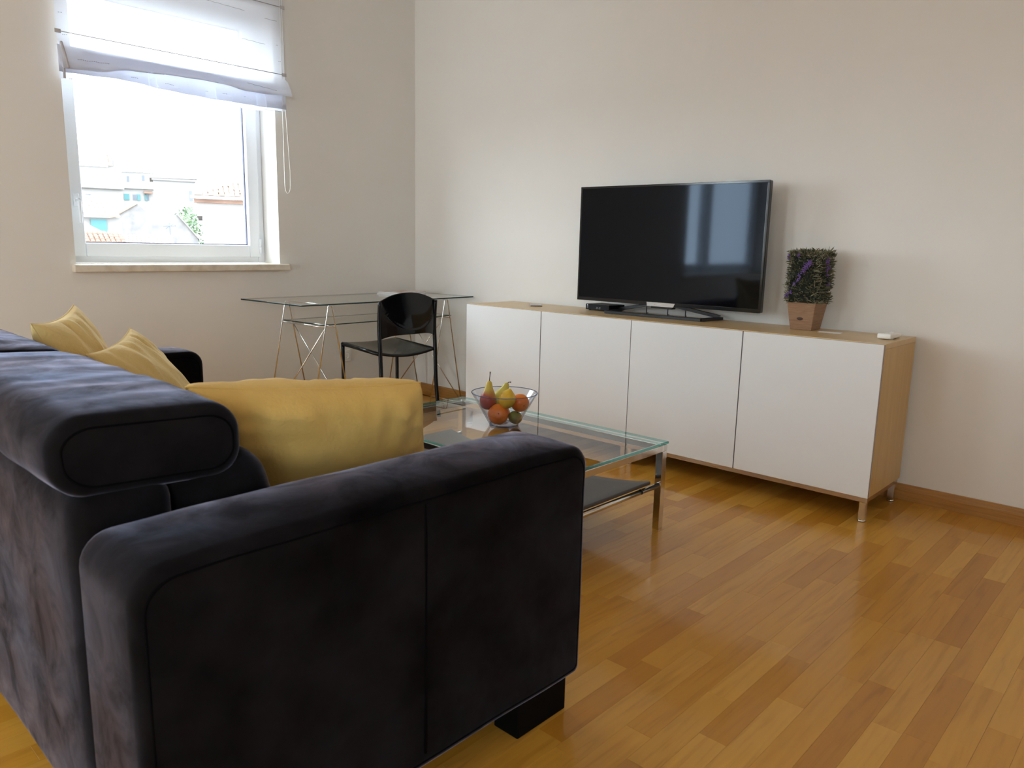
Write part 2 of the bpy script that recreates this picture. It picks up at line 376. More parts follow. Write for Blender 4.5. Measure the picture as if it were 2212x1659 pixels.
# ------------------------------------------------------------------ room shell
T = .30
bm = B()
y0, y1 = YW, YW+T
def wallspan(bm, spans, lo, hi, zlo, zhi, f):
    cur = lo
    for (a0, a1, b0, b1) in sorted(spans):
        f(cur, a0, zlo, zhi); f(a0, a1, zlo, b0); f(a0, a1, b1, zhi); cur = a1
    f(cur, hi, zlo, zhi)
wallspan(bm, [(WIN1[0], WIN1[1], WIN1[2]-.04, WIN1[3]), (WIN2[0], WIN2[1], WIN2[2]-.04, WIN2[3])], XL-T, XW+T, 0, ZC,
         lambda a0, a1, b0, b1: box(bm, a0, a1, y0, y1, b0, b1))
tag(obj('wall_back', bm, 'wall'), kind='structure')
tag(obj('wall_right', bx(XW, XW+T, YF-T, YW, 0, ZC), 'wall'), kind='structure')
bm = B()
wallspan(bm, [(ADDED_WIN3[0], ADDED_WIN3[1], ADDED_WIN3[2]-.06, ADDED_WIN3[3])], YF-T, YW, 0, ZC, lambda a0, a1, b0, b1: box(bm, XL-T, XL, a0, a1, b0, b1) if b1 > b0 else None)
tag(obj('wall_left', bm, 'wall'), kind='structure')
bm = B()
wallspan(bm, [(ADDED_WIN4[0], ADDED_WIN4[1], ADDED_WIN4[2]-.04, ADDED_WIN4[3])], XL, XW, 0, ZC, lambda a0, a1, b0, b1: box(bm, a0, a1, YF-T, YF, b0, b1))
tag(obj('wall_front', bm, 'wall'), kind='structure')
tag(obj('ceiling', bx(XL-T, XW+T, YF-T, YW+T, ZC, ZC+.2), 'ceil'), kind='structure')
floor = tag(obj('floor', bx(XL-T, XW+T, YF-T, YW+T, -.12, -.0125), 'subfloor'), kind='structure')

# parquet: strips .0685 wide laid across the room, three strips to a board
SW = .0685
def project(p):
    d = Vector(p)-CAM; z = d.dot(fw)
    if z < .1: return None
    return 1106+FPX*d.dot(rt2)/z, 829.5-FPX*d.dot(up2)/z, z
planks = []
rp = random.Random(11)
k0 = int((YF+2.535)/SW)-1; k1 = int((YW+2.535)/SW)+1
LENS = (.36, .42, .48, .54, .60)
for k in range(k0, k1+1):
    ya = -2.535+k*SW; yb = ya+SW
    if ya < YF or yb > YW: ya, yb = max(ya, YF), min(yb, YW)
    if yb-ya < .01: continue
    x = XL - rp.random()*.5
    while x < XW-.005:
        L = rp.choice(LENS); xa, xb = max(x, XL), min(x+L, XW); x += L
        if xb-xa < .01: continue
        full = abs((xb-xa)-L) < 1e-6 and abs((yb-ya)-SW) < 1e-6
        c = ((xa+xb)/2, (ya+yb)/2, 0)
        q = project(c); sc = 0
        hid = (-3.25 < c[0] < -2.3 and c[1] > -2.32) or (c[0] <= -2.3 and c[1] > -2.30) or (c[0] > -.38 and -2.36 < c[1])
        if q and full and -40 < q[0] < 2250 and 780 < q[1] < 1720 and not hid: sc = 1/q[2]**3
        planks.append((sc, xa, xb, ya, yb, L, full))
order = sorted(range(len(planks)), key=lambda i: -planks[i][0])
single = {i for i in order[:292] if planks[i][0] > 0}
def plank_bm(bm, xa, xb, ya, yb):
    g, b = .00012, .0003
    z1, z0 = 0, -.012
    o_ = [(xa+g, ya+g), (xb-g, ya+g), (xb-g, yb-g), (xa+g, yb-g)]
    i_ = [(xa+g+b, ya+g+b), (xb-g-b, ya+g+b), (xb-g-b, yb-g-b), (xa+g+b, yb-g-b)]
    v0 = [bm.verts.new((*p, z0)) for p in o_]; v1 = [bm.verts.new((*p, z1-b)) for p in o_]; v2 = [bm.verts.new((*p, z1)) for p in i_]
    bm.faces.new(v2)
    for q in range(4):
        r_ = (q+1) % 4
        bm.faces.new((v1[q], v1[r_], v2[r_], v2[q])); bm.faces.new((v0[q], v0[r_], v1[r_], v1[q]))
pm = {}
for L in LENS:
    b_ = B(); plank_bm(b_, -L/2, L/2, -SW/2, SW/2); me = bpy.data.meshes.new('plank'); b_.to_mesh(me); b_.free(); me.materials.append(M['parquet']); pm[L] = me
rest = B()
for i, (sc, xa, xb, ya, yb, L, full) in enumerate(planks):
    if i in single:
        o = bpy.data.objects.new('plank', pm[L]); col.objects.link(o); o.parent = floor; o.location = ((xa+xb)/2, (ya+yb)/2, 0)
    else: plank_bm(rest, xa, xb, ya, yb)
tag(obj('plank_field', rest, 'parquet', floor), kind='stuff')

# skirting
def skirting(name, pts0, pts1, nrm):
    prof = [(0, 0), (.019, 0), (.019, .045), (.016, .050), (.013, .066), (.008, .072), (0, .072)]
    bm = B(); a_, b_ = Vector(pts0), Vector(pts1); n_ = Vector(nrm); rows = []
    for c in (a_, b_): rows.append([bm.verts.new(c+n_*d+Vector((0, 0, z))) for d, z in prof])
    for i in range(len(prof)): j = (i+1) % len(prof); bm.faces.new((rows[0][i], rows[0][j], rows[1][j], rows[1][i]))
    bm.faces.new(rows[0][::-1]); bm.faces.new(rows[1]); bmesh.ops.recalc_face_normals(bm, faces=bm.faces)
    return tag(obj(name, bm, 'base_oak'), kind='structure')
skirting('baseboard_right', (XW, YF, 0), (XW, YW, 0), (-1, 0, 0))
skirting('baseboard_back', (XL, YW, 0), (XW-.019, YW, 0), (0, -1, 0))
skirting('baseboard_front', (XL, YF, 0), (XW-.019, YF, 0), (0, 1, 0))
skirting('baseboard_left', (XL, YF+.019, 0), (XL, ADDED_WIN3[0], 0), (1, 0, 0))

# windows: local x along the wall, local y outwards
def frame_bm(x0, x1, z0, z1, y0, y1, wd, bev=.004):
    bm = B()
    box(bm, x0, x0+wd, y0, y1, z0, z1, bev); box(bm, x1-wd, x1, y0, y1, z0, z1, bev)
    box(bm, x0+wd, x1-wd, y0, y1, z0, z0+wd, bev); box(bm, x0+wd, x1-wd, y0, y1, z1-wd, z1, bev)
    return bm
def window(name, W, loc, rz, handle=True, sill=True, sash_w=.075):
    x0, x1, z0, z1 = W
    root = empty(name, loc, rz); tag(root, kind='structure')
    obj('frame', frame_bm(x0+.001, x1-.001, z0+.001, z1-.001, .18, .26, .045), 'white_frame', root)
    s = obj('sash', frame_bm(x0+.035, x1-.035, z0+.036, z1-.036, .165, .235, sash_w, .006), 'white_frame', root)
    g0, g1, h0, h1 = x0+.035+sash_w, x1-.035-sash_w, z0+.036+sash_w, z1-.036-sash_w
    obj('gasket', frame_bm(g0, g1, h0, h1, .195, .21, .005, 0), 'gasket', s)
    obj('pane', bx(g0+.0005, g1-.0005, .2115, .2155, h0+.0005, h1-.0005), 'pane', root)
    if handle:
        zc = 1.29; xh = x0+.035+sash_w*.55; bm = B()
        box(bm, xh-.014, xh+.014, .152, .165, zc-.035, zc+.035, .004)
        tube(bm, [(xh, .155, zc), (xh, .118, zc), (xh, .112, zc-.008), (xh, .112, zc-.12)], [.010, .010, .010, .008], 10)
        obj('handle', bm, 'white_frame', s, True, 50)
        bm = B(); tube(bm, [(x1-.04, .162, z0+.06), (x1-.04, .162, z0+.10)], .008, 10); tube(bm, [(x1-.04, .162, z0+.103), (x1-.04, .162, z0+.15)], .008, 10)
        obj('hinge', bm, 'white_frame', root)
    if sill:
        bm = B(); box(bm, x0-.022, x1+.05, -.045, 0, z0-.04, z0-.001, .006); box(bm, x0+.0005, x1-.0005, 0, .1795, z0-.04, z0-.001)
        obj('window_sill', bm, 'stone', root)
    return root
window('window_1', WIN1, (0, YW, 0), 0)
w2 = window('window_2', WIN2, (0, YW, 0), 0, False)
obj('mullion', bx(-5.98, -5.80, .155, .26, WIN2[2]+.05, WIN2[3]-.05, .005), 'white_frame', w2)
window('added_window_4', (-ADDED_WIN4[1], -ADDED_WIN4[0], ADDED_WIN4[2], ADDED_WIN4[3]), (0, YF, 0), R(180), False)  # out of view, added to let more daylight onto the window wall
window('added_window_3', ADDED_WIN3, (XL, 0, 0), R(90), False, False, .09)  # out of view, a glazed door added for the light it lets in

# ------------------------------------------------------------------ roman blind on window_1
blind = empty('roman_blind', (-1.63, 1.0, 2.62)); tag(blind, 'sheer white roman blind half raised over the window', 'blind')
BX0, BX1 = -2.258, -1.012
def lerp(a, b, t): return a+(b-a)*t
def pw(s, pts):
    for (a0, v0), (a1, v1) in zip(pts, pts[1:]):
        if s <= a1:
            t = (s-a0)/(a1-a0); t = t*t*(3-2*t); return lerp(v0, v1, t)
    return pts[-1][1]
NS = 64; rows = []
bm = B()
def fold(s):
    ft = pw(s, [(0, 2.035), (.2, 1.985), (.42, 1.972), (.62, 1.98), (.8, 2.01), (1, 2.045)])    # where the upper fold starts to belly
    fb = pw(s, [(0, 1.905), (.12, 1.915), (.27, 1.950), (.42, 1.963), (.62, 1.968), (.78, 1.945), (1, 1.955)])   # its lower lip
    return ft, fb
for i in range(NS+1):
    s = i/NS; x = lerp(BX0, BX1, s); ft, fb = fold(s); wv = .004*math.sin(s*23)+.003*math.sin(s*51+1)
    op = abs(s-.45)*1.6                                   # the fold stands open at both ends
    lay = pw(s, [(0, 1.90), (.25, 1.905), (.5, 1.885), (.75, 1.882), (1, 1.888)])    # lower edge of the doubled cloth
    hem = pw(s, [(0, 1.868), (.2, 1.858), (.5, 1.834), (.8, 1.858), (1, 1.876)])
    prof = [(0, 2.62), (0, 2.48), (0, 2.30), (0, 2.16), (0, 2.088), (-.006, 2.06), (-.012-.02*op+wv, ft), (-.030-.035*op+wv, (ft+fb)/2),
            (-.036-.05*op+wv*2, fb), (-.026-.03*op, fb+.012), (-.018, (fb+2.02)/2), (-.010, 2.015), (-.006, 2.02), (-.004+wv, 1.97), (-.006+wv*2, lay), (-.002+wv, lay+.008), (.002, 1.99), (.003, 2.028), (.006, 2.01),
            (.004+wv, 1.96), (-.004+wv*2, 1.915), (-.002+wv*2.5, hem+.012), (-.002+wv*2.5, hem)]
    rows.append([bm.verts.new((x+1.63, yy, zz-2.62)) for yy, zz in prof])
for a_, b_ in zip(rows, rows[1:]):
    for j in range(len(a_)-1):
        f = bm.faces.new((a_[j], b_[j], b_[j+1], a_[j+1])); f.smooth = True
obj('fabric', bm, 'sheer', blind)
obj('head_rail', bx(BX0+1.63, BX1+1.63, .0015, .038, -.035, .004, .003), 'white_frame', blind)
for z in (2.47, 2.088):
    o = obj('rod', tube(B(), [(BX0+1.625, -.005, z-2.62), (BX1+1.635, -.005, z-2.62)], .0022, 6), 'tape', blind)
    for xe in (BX1+1.61, BX0+1.623): obj('rod_end', bx(xe, xe+.027, -.008, -.002, z-2.629, z-2.611), 'tape', o)
# side hem tape of the gathered fold at the left end
for i, (ya_, za_, yb_, zb_) in enumerate(((-.05, 2.03, -.092, 1.905), (.0, 2.02, -.004, 1.87))):
    obj('side_hem', tube(B(), [(BX0+1.634+.006*i, ya_, za_-2.62), (BX0+1.64+.012*i, (ya_+yb_)/2-.004, (za_+zb_)/2-2.62), (BX0+1.645+.006*i, yb_, zb_-2.62)], .006, 6), 'tape', blind)
bm = B(); rs = random.Random(3)
def dash(s0, s1, z0_, z1_, y_=-.004):
    n = max(2, int((s1-s0)*1.246/.008))
    for i in range(n):
        s = lerp(s0, s1, (i+.2)/n); s2 = lerp(s0, s1, (i+.75)/n); z = lerp(z0_, z1_, i/n)+.0012*math.sin(i*.9)
        xa, xb = lerp(BX0, BX1, s)+1.63, lerp(BX0, BX1, s2)+1.63
        box(bm, xa, xb, y_-.0008, y_, z-2.6212, z-2.6188)
for d in ((.62, .80, 2.405, 2.40), (.90, .965, 2.385, 2.385), (.78, .90, 2.245, 2.24), (.955, .967, 2.25, 2.25), (.965, .98, 2.16, 2.16), (.01, .028, 2.175, 2.175), (.02, .04, 2.075, 2.075)): dash(*d)
for d in ((.03, .16, 1.868, 1.864), (.55, .68, 1.846, 1.852), (.70, .78, 1.853, 1.858), (.83, .85, 1.864, 1.865), (.88, .97, 1.868, 1.872), (.27, .30, 1.925, 1.924), (.41, .45, 1.922, 1.92), (.59, .605, 1.918, 1.917), (.67, .695, 1.92, 1.92), (.775, .787, 1.922, 1.922)): dash(*d, y_=-.014)
for d in ((.05, .17, 1.955, 1.96), (.77, .92, 1.99, 1.975)): dash(*d, y_=-.075)
tag(obj('stitching', bm, 'stitch', blind), kind='stuff')
cx = -1.02+1.63
pts = [(cx-.012, -.004, -.03), (cx-.016, -.004, -.77), (cx-.016, -.004, -1.10)] + [(cx+.003+.019*math.cos(t), -.004, -1.18+.05*math.sin(t)) for t in [math.pi+math.pi*i/10 for i in range(11)]] + [(cx+.024, -.004, -1.10), (cx+.006, -.004, -.77), (cx-.002, -.004, -.03)]
obj('pull_cord', tube(B(), pts, .0022, 6), 'cord', blind)

# ------------------------------------------------------------------ wall socket
s = empty('wall_socket', (-.581, YW, .325)); tag(s, 'white round power socket low on the wall behind the chair', 'socket')
bm = B(); box(bm, -.04, .04, -.008, 0, -.04, .04, .004); obj('cover_plate', bm, 'white_plastic', s)
bm = B(); lathe(bm, [(.024, 0), (.024, .004), (.021, .004), (.020, -.001), (0, -.001)], 24); bmesh.ops.rotate(bm, verts=bm.verts, matrix=Matrix.Rotation(R(90), 3, 'X')); bmesh.ops.translate(bm, verts=bm.verts, vec=(0, -.0075, 0)); obj('socket_ring', bm, 'white_plastic', s)
for dx in (-.0095, .0095):
    obj('pin_hole', tube(B(), [(dx, -.0065, 0), (dx, -.0072, 0)], .0035, 10), 'gasket', s)
for dz in (-.016, .016):
    obj('earth_clip', bx(-.003, .003, -.0105, -.0066, dz-.002, dz+.002), 'chrome', s)

# ------------------------------------------------------------------ cabinets
CT = .7473; ZB = .1073
def cabinet(ya, yb, label):
    """ya = far end, yb = near end"""
    root = empty('media_cabinet', (-.2, (ya+yb)/2, 0)); tag(root, label, 'cabinet', 'cabinets under the television')
    ox, oy = -.2, (ya+yb)/2
    def b(x0, x1, y0, y1, z0, z1, bev=.0008): return bx(x0-ox, x1-ox, y0-oy, y1-oy, z0, z1, bev=bev, seg=1)
    obj('top_panel', b(-.4, 0, yb, ya, CT-.022, CT), 'birch_top', root)
    obj('bottom_panel', b(-.4, 0, yb+.0165, ya-.0165, ZB, ZB+.018), 'birch', root)
    obj('side_panel', b(-.4, 0, yb, yb+.016, ZB, CT-.0225), 'birch', root)
    obj('side_panel', b(-.4, 0, ya-.016, ya, ZB, CT-.0225), 'birch', root)
    obj('back_panel', b(-.008, -.002, yb+.017, ya-.017, ZB+.0185, CT-.0225), 'birch', root)
    mid = (ya+yb)/2
    for (d0, d1) in ((yb+.001, mid-.0022), (mid+.0022, ya-.001)):
        bm = b(-.42, -.4025, d0, d1, ZB-.001, CT-.003, .0012)
        for f in bm.faces:
            if abs(f.normal.x) < .5: f.material_index = 1
        obj('door', bm, ['gloss_white', 'door_edge'], root)
    bm = B()
    box(bm, -.414-ox, -.392-ox, yb+.004-oy, ya-.004-oy, ZB-.022, ZB-.0015, .001)
    box(bm, -.032-ox, -.010-ox, yb+.004-oy, ya-.004-oy, ZB-.022, ZB-.0015, .001)
    box(bm, -.392-ox, -.032-ox, yb+.004-oy, yb+.026-oy, ZB-.022, ZB-.0015, .001)
    box(bm, -.392-ox, -.032-ox, ya-.026-oy, ya-.004-oy, ZB-.022, ZB-.0015, .001)
    obj('support_rail', bm, 'satin_chrome', root)
    for lx in (-.400, -.026):
        for ly in (yb+.020, ya-.020):
            lg = obj('leg', b(lx-.013, lx+.013, ly-.013, ly+.013, .009, ZB-.0225), 'chrome', root)
            obj('glide', tube(B(), [(lx-ox, ly-oy, 0), (lx-ox, ly-oy, .0085)], .0155, 16), 'chrome', lg)
    return root
cabinet(-.0005, -1.1995, 'white two-door media cabinet beside the desk, holding the phone')
cabinet(-1.2005, -2.4, 'white two-door media cabinet at the right, under the potted plant')

# ------------------------------------------------------------------ television
ty, tx = -1.182, -.125; tyaw = R(2.2)
tv = empty('television', (tx, ty, CT), tyaw); tag(tv, 'black flat screen television switched off on the cabinets', 'television')
TW, TZ0, TZ1 = 1.09, .056, .684       # local: x towards the wall, y along the screen
bm = B(); box(bm, 0, .035, -TW/2, TW/2, TZ0, TZ1, .005); box(bm, .035, .062, -TW*.33, TW*.33, TZ0+.03, TZ1-.2, .01); obj('housing', bm, 'black_plastic', tv)
bz = .011
fr_ = B(); box(fr_, -.003, .0, -TW/2, TW/2, TZ1-bz, TZ1, .001); box(fr_, -.003, .0, -TW/2, TW/2, TZ0, TZ0+bz+.008, .001)
box(fr_, -.003, .0, -TW/2, -TW/2+bz, TZ0+bz+.008, TZ1-bz, .001); box(fr_, -.003, .0, TW/2-bz, TW/2, TZ0+bz+.008, TZ1-bz, .001); obj('bezel', fr_, 'black_plastic', tv)
obj('screen', bx(-.0012, -.0002, -TW/2+bz+.0005, TW/2-bz-.0005, TZ0+bz+.0085, TZ1-bz-.0005), 'screen', tv)
bm = B()
pl = [(-.004, .085, .072), (-.004, -.085, .072), (-.012, -.078, .052), (-.012, .078, .052)]
f1 = [bm.verts.new(p) for p in pl]; f2 = [bm.verts.new((p[0]+.02, p[1], p[2])) for p in pl]
bm.faces.new(f1); bm.faces.new(f2[::-1])
for i in range(4): j = (i+1) % 4; bm.faces.new((f1[i], f1[j], f2[j], f2[i]))
bmesh.ops.recalc_face_normals(bm, faces=bm.faces)
plate = obj('brand_plate', bm, 'silver', tv)
obj('indicator', bx(-.0095, -.0075, .030, .033, .0605, .0625), 'red_led', plate)
bm = B()
for i in range(6): box(bm, -.0098, -.0078, .014-i*.0042, .0167-i*.0042, .0600, .0625)
obj('lettering', bm, 'mark_white', plate)
st = B()
box(st, -.104, -.078, -.285, .285, .0005, .015, .001)
for sgn in (-1, 1):
    def bar(p, q, wd, th):
        p, q = Vector(p), Vector(q); d = (q-p).normalized(); sd = d.cross(Vector((0, 0, 1))).normalized()*wd/2; u_ = sd.cross(d).normalized()*th/2
        A_ = [st.verts.new(p+sd*a_+u_*c_) for a_, c_ in ((1, 1), (-1, 1), (-1, -1), (1, -1))]; C_ = [st.verts.new(q+sd*a_+u_*c_) for a_, c_ in ((1, 1), (-1, 1), (-1, -1), (1, -1))]
        st.faces.new(A_); st.faces.new(C_[::-1])
        for i in range(4): j = (i+1) % 4; st.faces.new((A_[i], C_[i], C_[j], A_[j]))
    bar((-.092, sgn*.28, .0080), (.085, sgn*.305, .0080), .026, .014)
    bar((.082, sgn*.30, .0150), (.015, sgn*.06, .062), .034, .016)
bmesh.ops.recalc_face_normals(st, faces=st.faces)
stand = obj('stand', st, 'black_matte', tv)
obj('neck', bx(.004, .045, -.065, .065, .04, .12, .004), 'black_matte', tv)
for y_, dz in ((.11, 0), (-.02, 0), (-.125, 0)):
    obj('cable', tube(B(), [(.045, y_, .075), (.05, y_+.004, .03), (.06, y_+.01, .004), (.11, y_+.03, .003)], .0025, 6), 'black_matte', tv)

# set-top box
bxo = empty('set_top_box', (-.075, -.785, CT), R(-6)); tag(bxo, 'small black set-top box left of the television stand', 'set-top box')
obj('case', bx(-.065, .065, -.088, .088, .004, .036, .002), 'box_black', bxo)
obj('front_panel', bx(-.068, -.0655, -.088, .088, .004, .036, .0008), 'box_black', bxo)
bm = B()
for i, (y_, z_) in enumerate(((.076, .029), (.0735, .031), (.071, .0275), (.0745, .0265))): box(bm, -.0688, -.0682, y_-.0016, y_+.0016, z_-.0018, z_+.0018)
box(bm, -.0688, -.0682, .069, .077, .0175, .0187); box(bm, -.0688, -.0682, .069, .077, .0125, .0135)
obj('logo_mark', bm, 'mark_white', bxo)
bm = B()
for i in range(5):
    y_ = .006-i*.0068
    if i == 2: box(bm, -.0688, -.0682, y_, y_+.001, .0135, .0145); box(bm, -.0688, -.0682, y_, y_+.001, .0175, .0185); continue
    for (a0, a1, c0, c1) in ((0, .0032, .0205, .0212), (.0026, .0032, .0165, .0205), (0, .0006, .0115, .0155), (0, .0032, .0108, .0114)): box(bm, -.0688, -.0682, y_-a1, y_-a0, c0, c1)
obj('clock_display', bm, 'mark_white', bxo)
for px in (-.05, .05):
    for py in (-.07, .07): obj('foot', tube(B(), [(px, py, 0), (px, py, .0045)], .007, 10), 'black_matte', bxo)

# phone
ph = empty('smartphone', (-.170, -.34, CT), R(-45.5)); tag(ph, 'grey smartphone lying flat on the left end of the cabinet', 'phone')
obj('body', bx(-.036, .036, -.0735, .0735, .0005, .0082, .0035, 3), 'phone_body', ph)
obj('glass_face', bx(-.0335, .0335, -.071, .071, .0082, .0086), 'black_plastic', ph)

# ------------------------------------------------------------------ potted plant
pp = empty('potted_plant', (-.103, -1.951, CT), R(-1)); tag(pp, 'square artificial lavender plant in a tapered wooden pot', 'plant')
def taper(bm, b, t, z0, z1):
    v0 = [bm.verts.new((sx*b, sy*b, z0)) for sx, sy in ((-1, -1), (1, -1), (1, 1), (-1, 1))]; v1 = [bm.verts.new((sx*t, sy*t, z1)) for sx, sy in ((-1, -1), (1, -1), (1, 1), (-1, 1))]
    return v0, v1
bm = B(); v0, v1 = taper(bm, .050, .067, .001, .125); i0, i1 = taper(bm, .050, .058, .110, .125)
bm.faces.new(v0[::-1])
for i in range(4):
    j = (i+1) % 4; bm.faces.new((v0[i], v0[j], v1[j], v1[i])); bm.faces.new((v1[i], v1[j], i1[j], i1[i])); bm.faces.new((i1[i], i1[j], i0[j], i0[i]))
bm.faces.new(i0)
bmesh.ops.recalc_face_normals(bm, faces=bm.faces); bmesh.ops.bevel(bm, geom=list(bm.edges), offset=.0012, segments=2, affect='EDGES')
pot = obj('pot', bm, 'pot', pp)
kn = B(); lathe(kn, [(0, .0), (.005, .0008), (.010, .0004), (.013, -.0008)], 14)
for v in kn.verts: v.co.x *= 1.2; v.co.y *= .6
bmesh.ops.rotate(kn, verts=kn.verts, matrix=Matrix.Rotation(R(-90), 3, 'Y') @ Matrix.Rotation(R(90), 3, 'Z')); bmesh.ops.translate(kn, verts=kn.verts, vec=(-.0577, .004, .052))
obj('knot', kn, 'knot', pot)
FH = .238; FA = .080
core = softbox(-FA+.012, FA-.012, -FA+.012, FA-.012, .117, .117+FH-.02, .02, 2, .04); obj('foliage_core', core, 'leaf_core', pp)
rl = random.Random(5)
def leaf_blade(bm, p, d, L, wd, curl, mi=0):
    d = d.normalized(); sd = d.cross(Vector((rl.uniform(-1, 1), rl.uniform(-1, 1), rl.uniform(-1, 1)))).normalized()
    n_ = sd.cross(d); pts = []
    for t, ww in ((0, .35), (.4, 1), (.75, .75)):
        c = p+d*L*t+curl*L*t*t; pts.append((bm.verts.new(c-sd*wd*ww), bm.verts.new(c+n_*wd*.35*ww), bm.verts.new(c+sd*wd*ww)))
    tip = bm.verts.new(p+d*L+curl*L)
    for a_, b_ in zip(pts, pts[1:]):
        bm.faces.new((a_[0], a_[1], b_[1], b_[0])); bm.faces.new((a_[1], a_[2], b_[2], b_[1]))
    bm.faces.new((pts[-1][0], pts[-1][1], tip)); bm.faces.new((pts[-1][1], pts[-1][2], tip))
bm = B()
for i in range(3000):
    f = rl.random(); z = .122+rl.random()*FH
    a_ = rl.uniform(-FA, FA)
    if f < .80:
        side = rl.randrange(4); rnd = .010
        e = FA-.008
        if side == 0: p, n_ = Vector((-e, a_, z)), Vector((-1, 0, 0))
        elif side == 1: p, n_ = Vector((e, a_, z)), Vector((1, 0, 0))
        elif side == 2: p, n_ = Vector((a_, -e, z)), Vector((0, -1, 0))
        else: p, n_ = Vector((a_, e, z)), Vector((0, 1, 0))
        ex = max(0, abs(a_)-FA+.025)
        p -= n_*ex*.5
    else:
        p, n_ = Vector((a_, rl.uniform(-FA, FA), .112+FH)), Vector((0, 0, 1))
        ex = max(0, max(abs(p.x), abs(p.y))-FA+.025); p.z -= ex*.5
    p -= n_*rl.random()*.012
    d = n_*rl.uniform(.5, 1)+Vector((rl.uniform(-.7, .7), rl.uniform(-.7, .7), rl.uniform(-.1, .9)))
    leaf_blade(bm, p, d, rl.uniform(.016, .030), rl.uniform(.0020, .0034), Vector((rl.uniform(-.2, .2), rl.uniform(-.2, .2), rl.uniform(-.5, .2))))
tag(obj('foliage', bm, 'leaf', pp), kind='stuff')
def blossom(c, n):
    bm = B()
    for i in range(n):
        q = Vector(c)+Vector((rl.gauss(0, .0035), rl.gauss(0, .0045), rl.gauss(0, .0075)))
        bmesh.ops.create_icosphere(bm, subdivisions=1, radius=rl.uniform(.0022, .0036), matrix=Matrix.Translation(q))
    obj('blossom', bm, 'purple', pp)
FX = -FA-.010
for (y_, z_, n) in ((-.035, .335, 24), (-.022, .322, 20), (-.012, .300, 22), (-.006, .285, 14), (.008, .262, 16), (.014, .246, 10), (.028, .222, 14), (.047, .178, 12), (.062, .160, 20), (.07, .36, 14), (.02, .365, 8)): blossom((FX, y_, .12+(z_-.12)*.88), n)
for (x_, z_, n) in ((-.035, .345, 14), (-.03, .325, 14), (-.024, .30, 16), (-.018, .27, 12), (-.01, .23, 8)): blossom((x_, -FA-.010, .12+(z_-.12)*.88), n)

# small things on the cabinet top
card = tag(obj('paper_card', bx(-.026, .026, -.048, .048, .0003, .0012), 'paper'), 'small white paper card lying right of the plant pot', 'card'); card.location = (-.155, -2.085, CT); card.rotation_euler = (0, 0, R(10))
rc = empty('remote_unit', (-.178, -2.342, CT), R(-80)); tag(rc, 'small white plastic remote unit on the cabinet right end', 'remote')
bm = B(); box(bm, -.070, .075, -.028, .028, .0035, .026, .006, 3)
for v in bm.verts:
    if v.co.z > .015: v.co.z -= (v.co.x+.07)*.04
bmesh.ops.rotate(bm, verts=bm.verts, matrix=Matrix.Rotation(R(90), 3, 'Z')); bmesh.ops.rotate(bm, verts=bm.verts, matrix=Matrix.Rotation(R(-30+20), 3, 'Z'))
obj('case', bm, 'white_plastic', rc, True, 35)
for q in (.0, .03):
    b_ = B(); lathe(b_, [(.007, 0), (.007, .003), (.005, .004), (0, .004)], 16); o = obj('button', b_, 'white_plastic', rc); o.location = (.006, q, .0225-.001*q)
obj('base_pad', bx(-.018, .018, -.03, .04, .0002, .0045), 'white_plastic', rc)

# ------------------------------------------------------------------ desk with glass top on wire trestles
DK = empty('glass_desk', (-1.349, .335, 0), R(3.0)); tag(DK, 'glass desk on chrome wire trestles under the window', 'desk')
def glass_plate(name, x0, x1, y0, y1, z0, z1, parent, edge, bev=.0012):
    bm = B(); box(bm, x0, x1, y0, y1, z0, z1, bev, 1)
    bm.normal_update()
    for f in bm.faces: f.material_index = 0 if abs(f.normal.z) > .9 else 1
    return obj(name, bm, ['glass', edge], parent)
DZ = .744
glass_plate('glass_top', 0, 1.385, 0, .62, DZ, DZ+.008, DK, 'desk_edge')
glass_plate('glass_shelf', .212, 1.268, .098, .50, .617, .623, DK, 'desk_edge')
WR = .0042
def trestle(cx_):
    bm = B(); yf, yb, h, s_ = .058, .49, DZ-.0065, .155
    o = obj('trestle', tube(bm, [(cx_, yf, h), (cx_, yb, h)], WR, 8), 'chrome', DK)
    for y_ in (yf, yb):
        ap = .016
        pts = [(cx_-s_, y_, WR)]
        for i in range(9):
            t = math.pi-math.pi*i/8; pts.append((cx_+ap*math.cos(t), y_, h-.02+.02*math.sin(t)))
        pts.append((cx_+s_, y_, WR)); obj('leg_frame', tube(B(), pts, WR, 8), 'chrome', o)
    def xat(z): return .016+(s_-.016)*(h-.02-z)/(h-.02)
    for sg in (-1, 1): obj('floor_bar', tube(B(), [(cx_+sg*s_, yf, WR), (cx_+sg*s_, yb, WR)], WR, 8), 'chrome', o)
    zc = .612
    for sg in (-1, 1):
        obj('shelf_bar', tube(B(), [(cx_+sg*xat(zc), yf, zc), (cx_+sg*xat(zc), yb, zc)], WR, 8), 'chrome', o)
    obj('brace', tube(B(), [(cx_-xat(zc)-.002, yf, zc-.01), (cx_-s_+.002, yb, .012)], WR*.9, 8), 'satin_chrome', o)
    obj('brace', tube(B(), [(cx_+xat(zc)+.002, yb, zc-.01), (cx_+s_-.002, yf, .012)], WR*.9, 8), 'chrome', o)
trestle(.232); trestle(1.179)
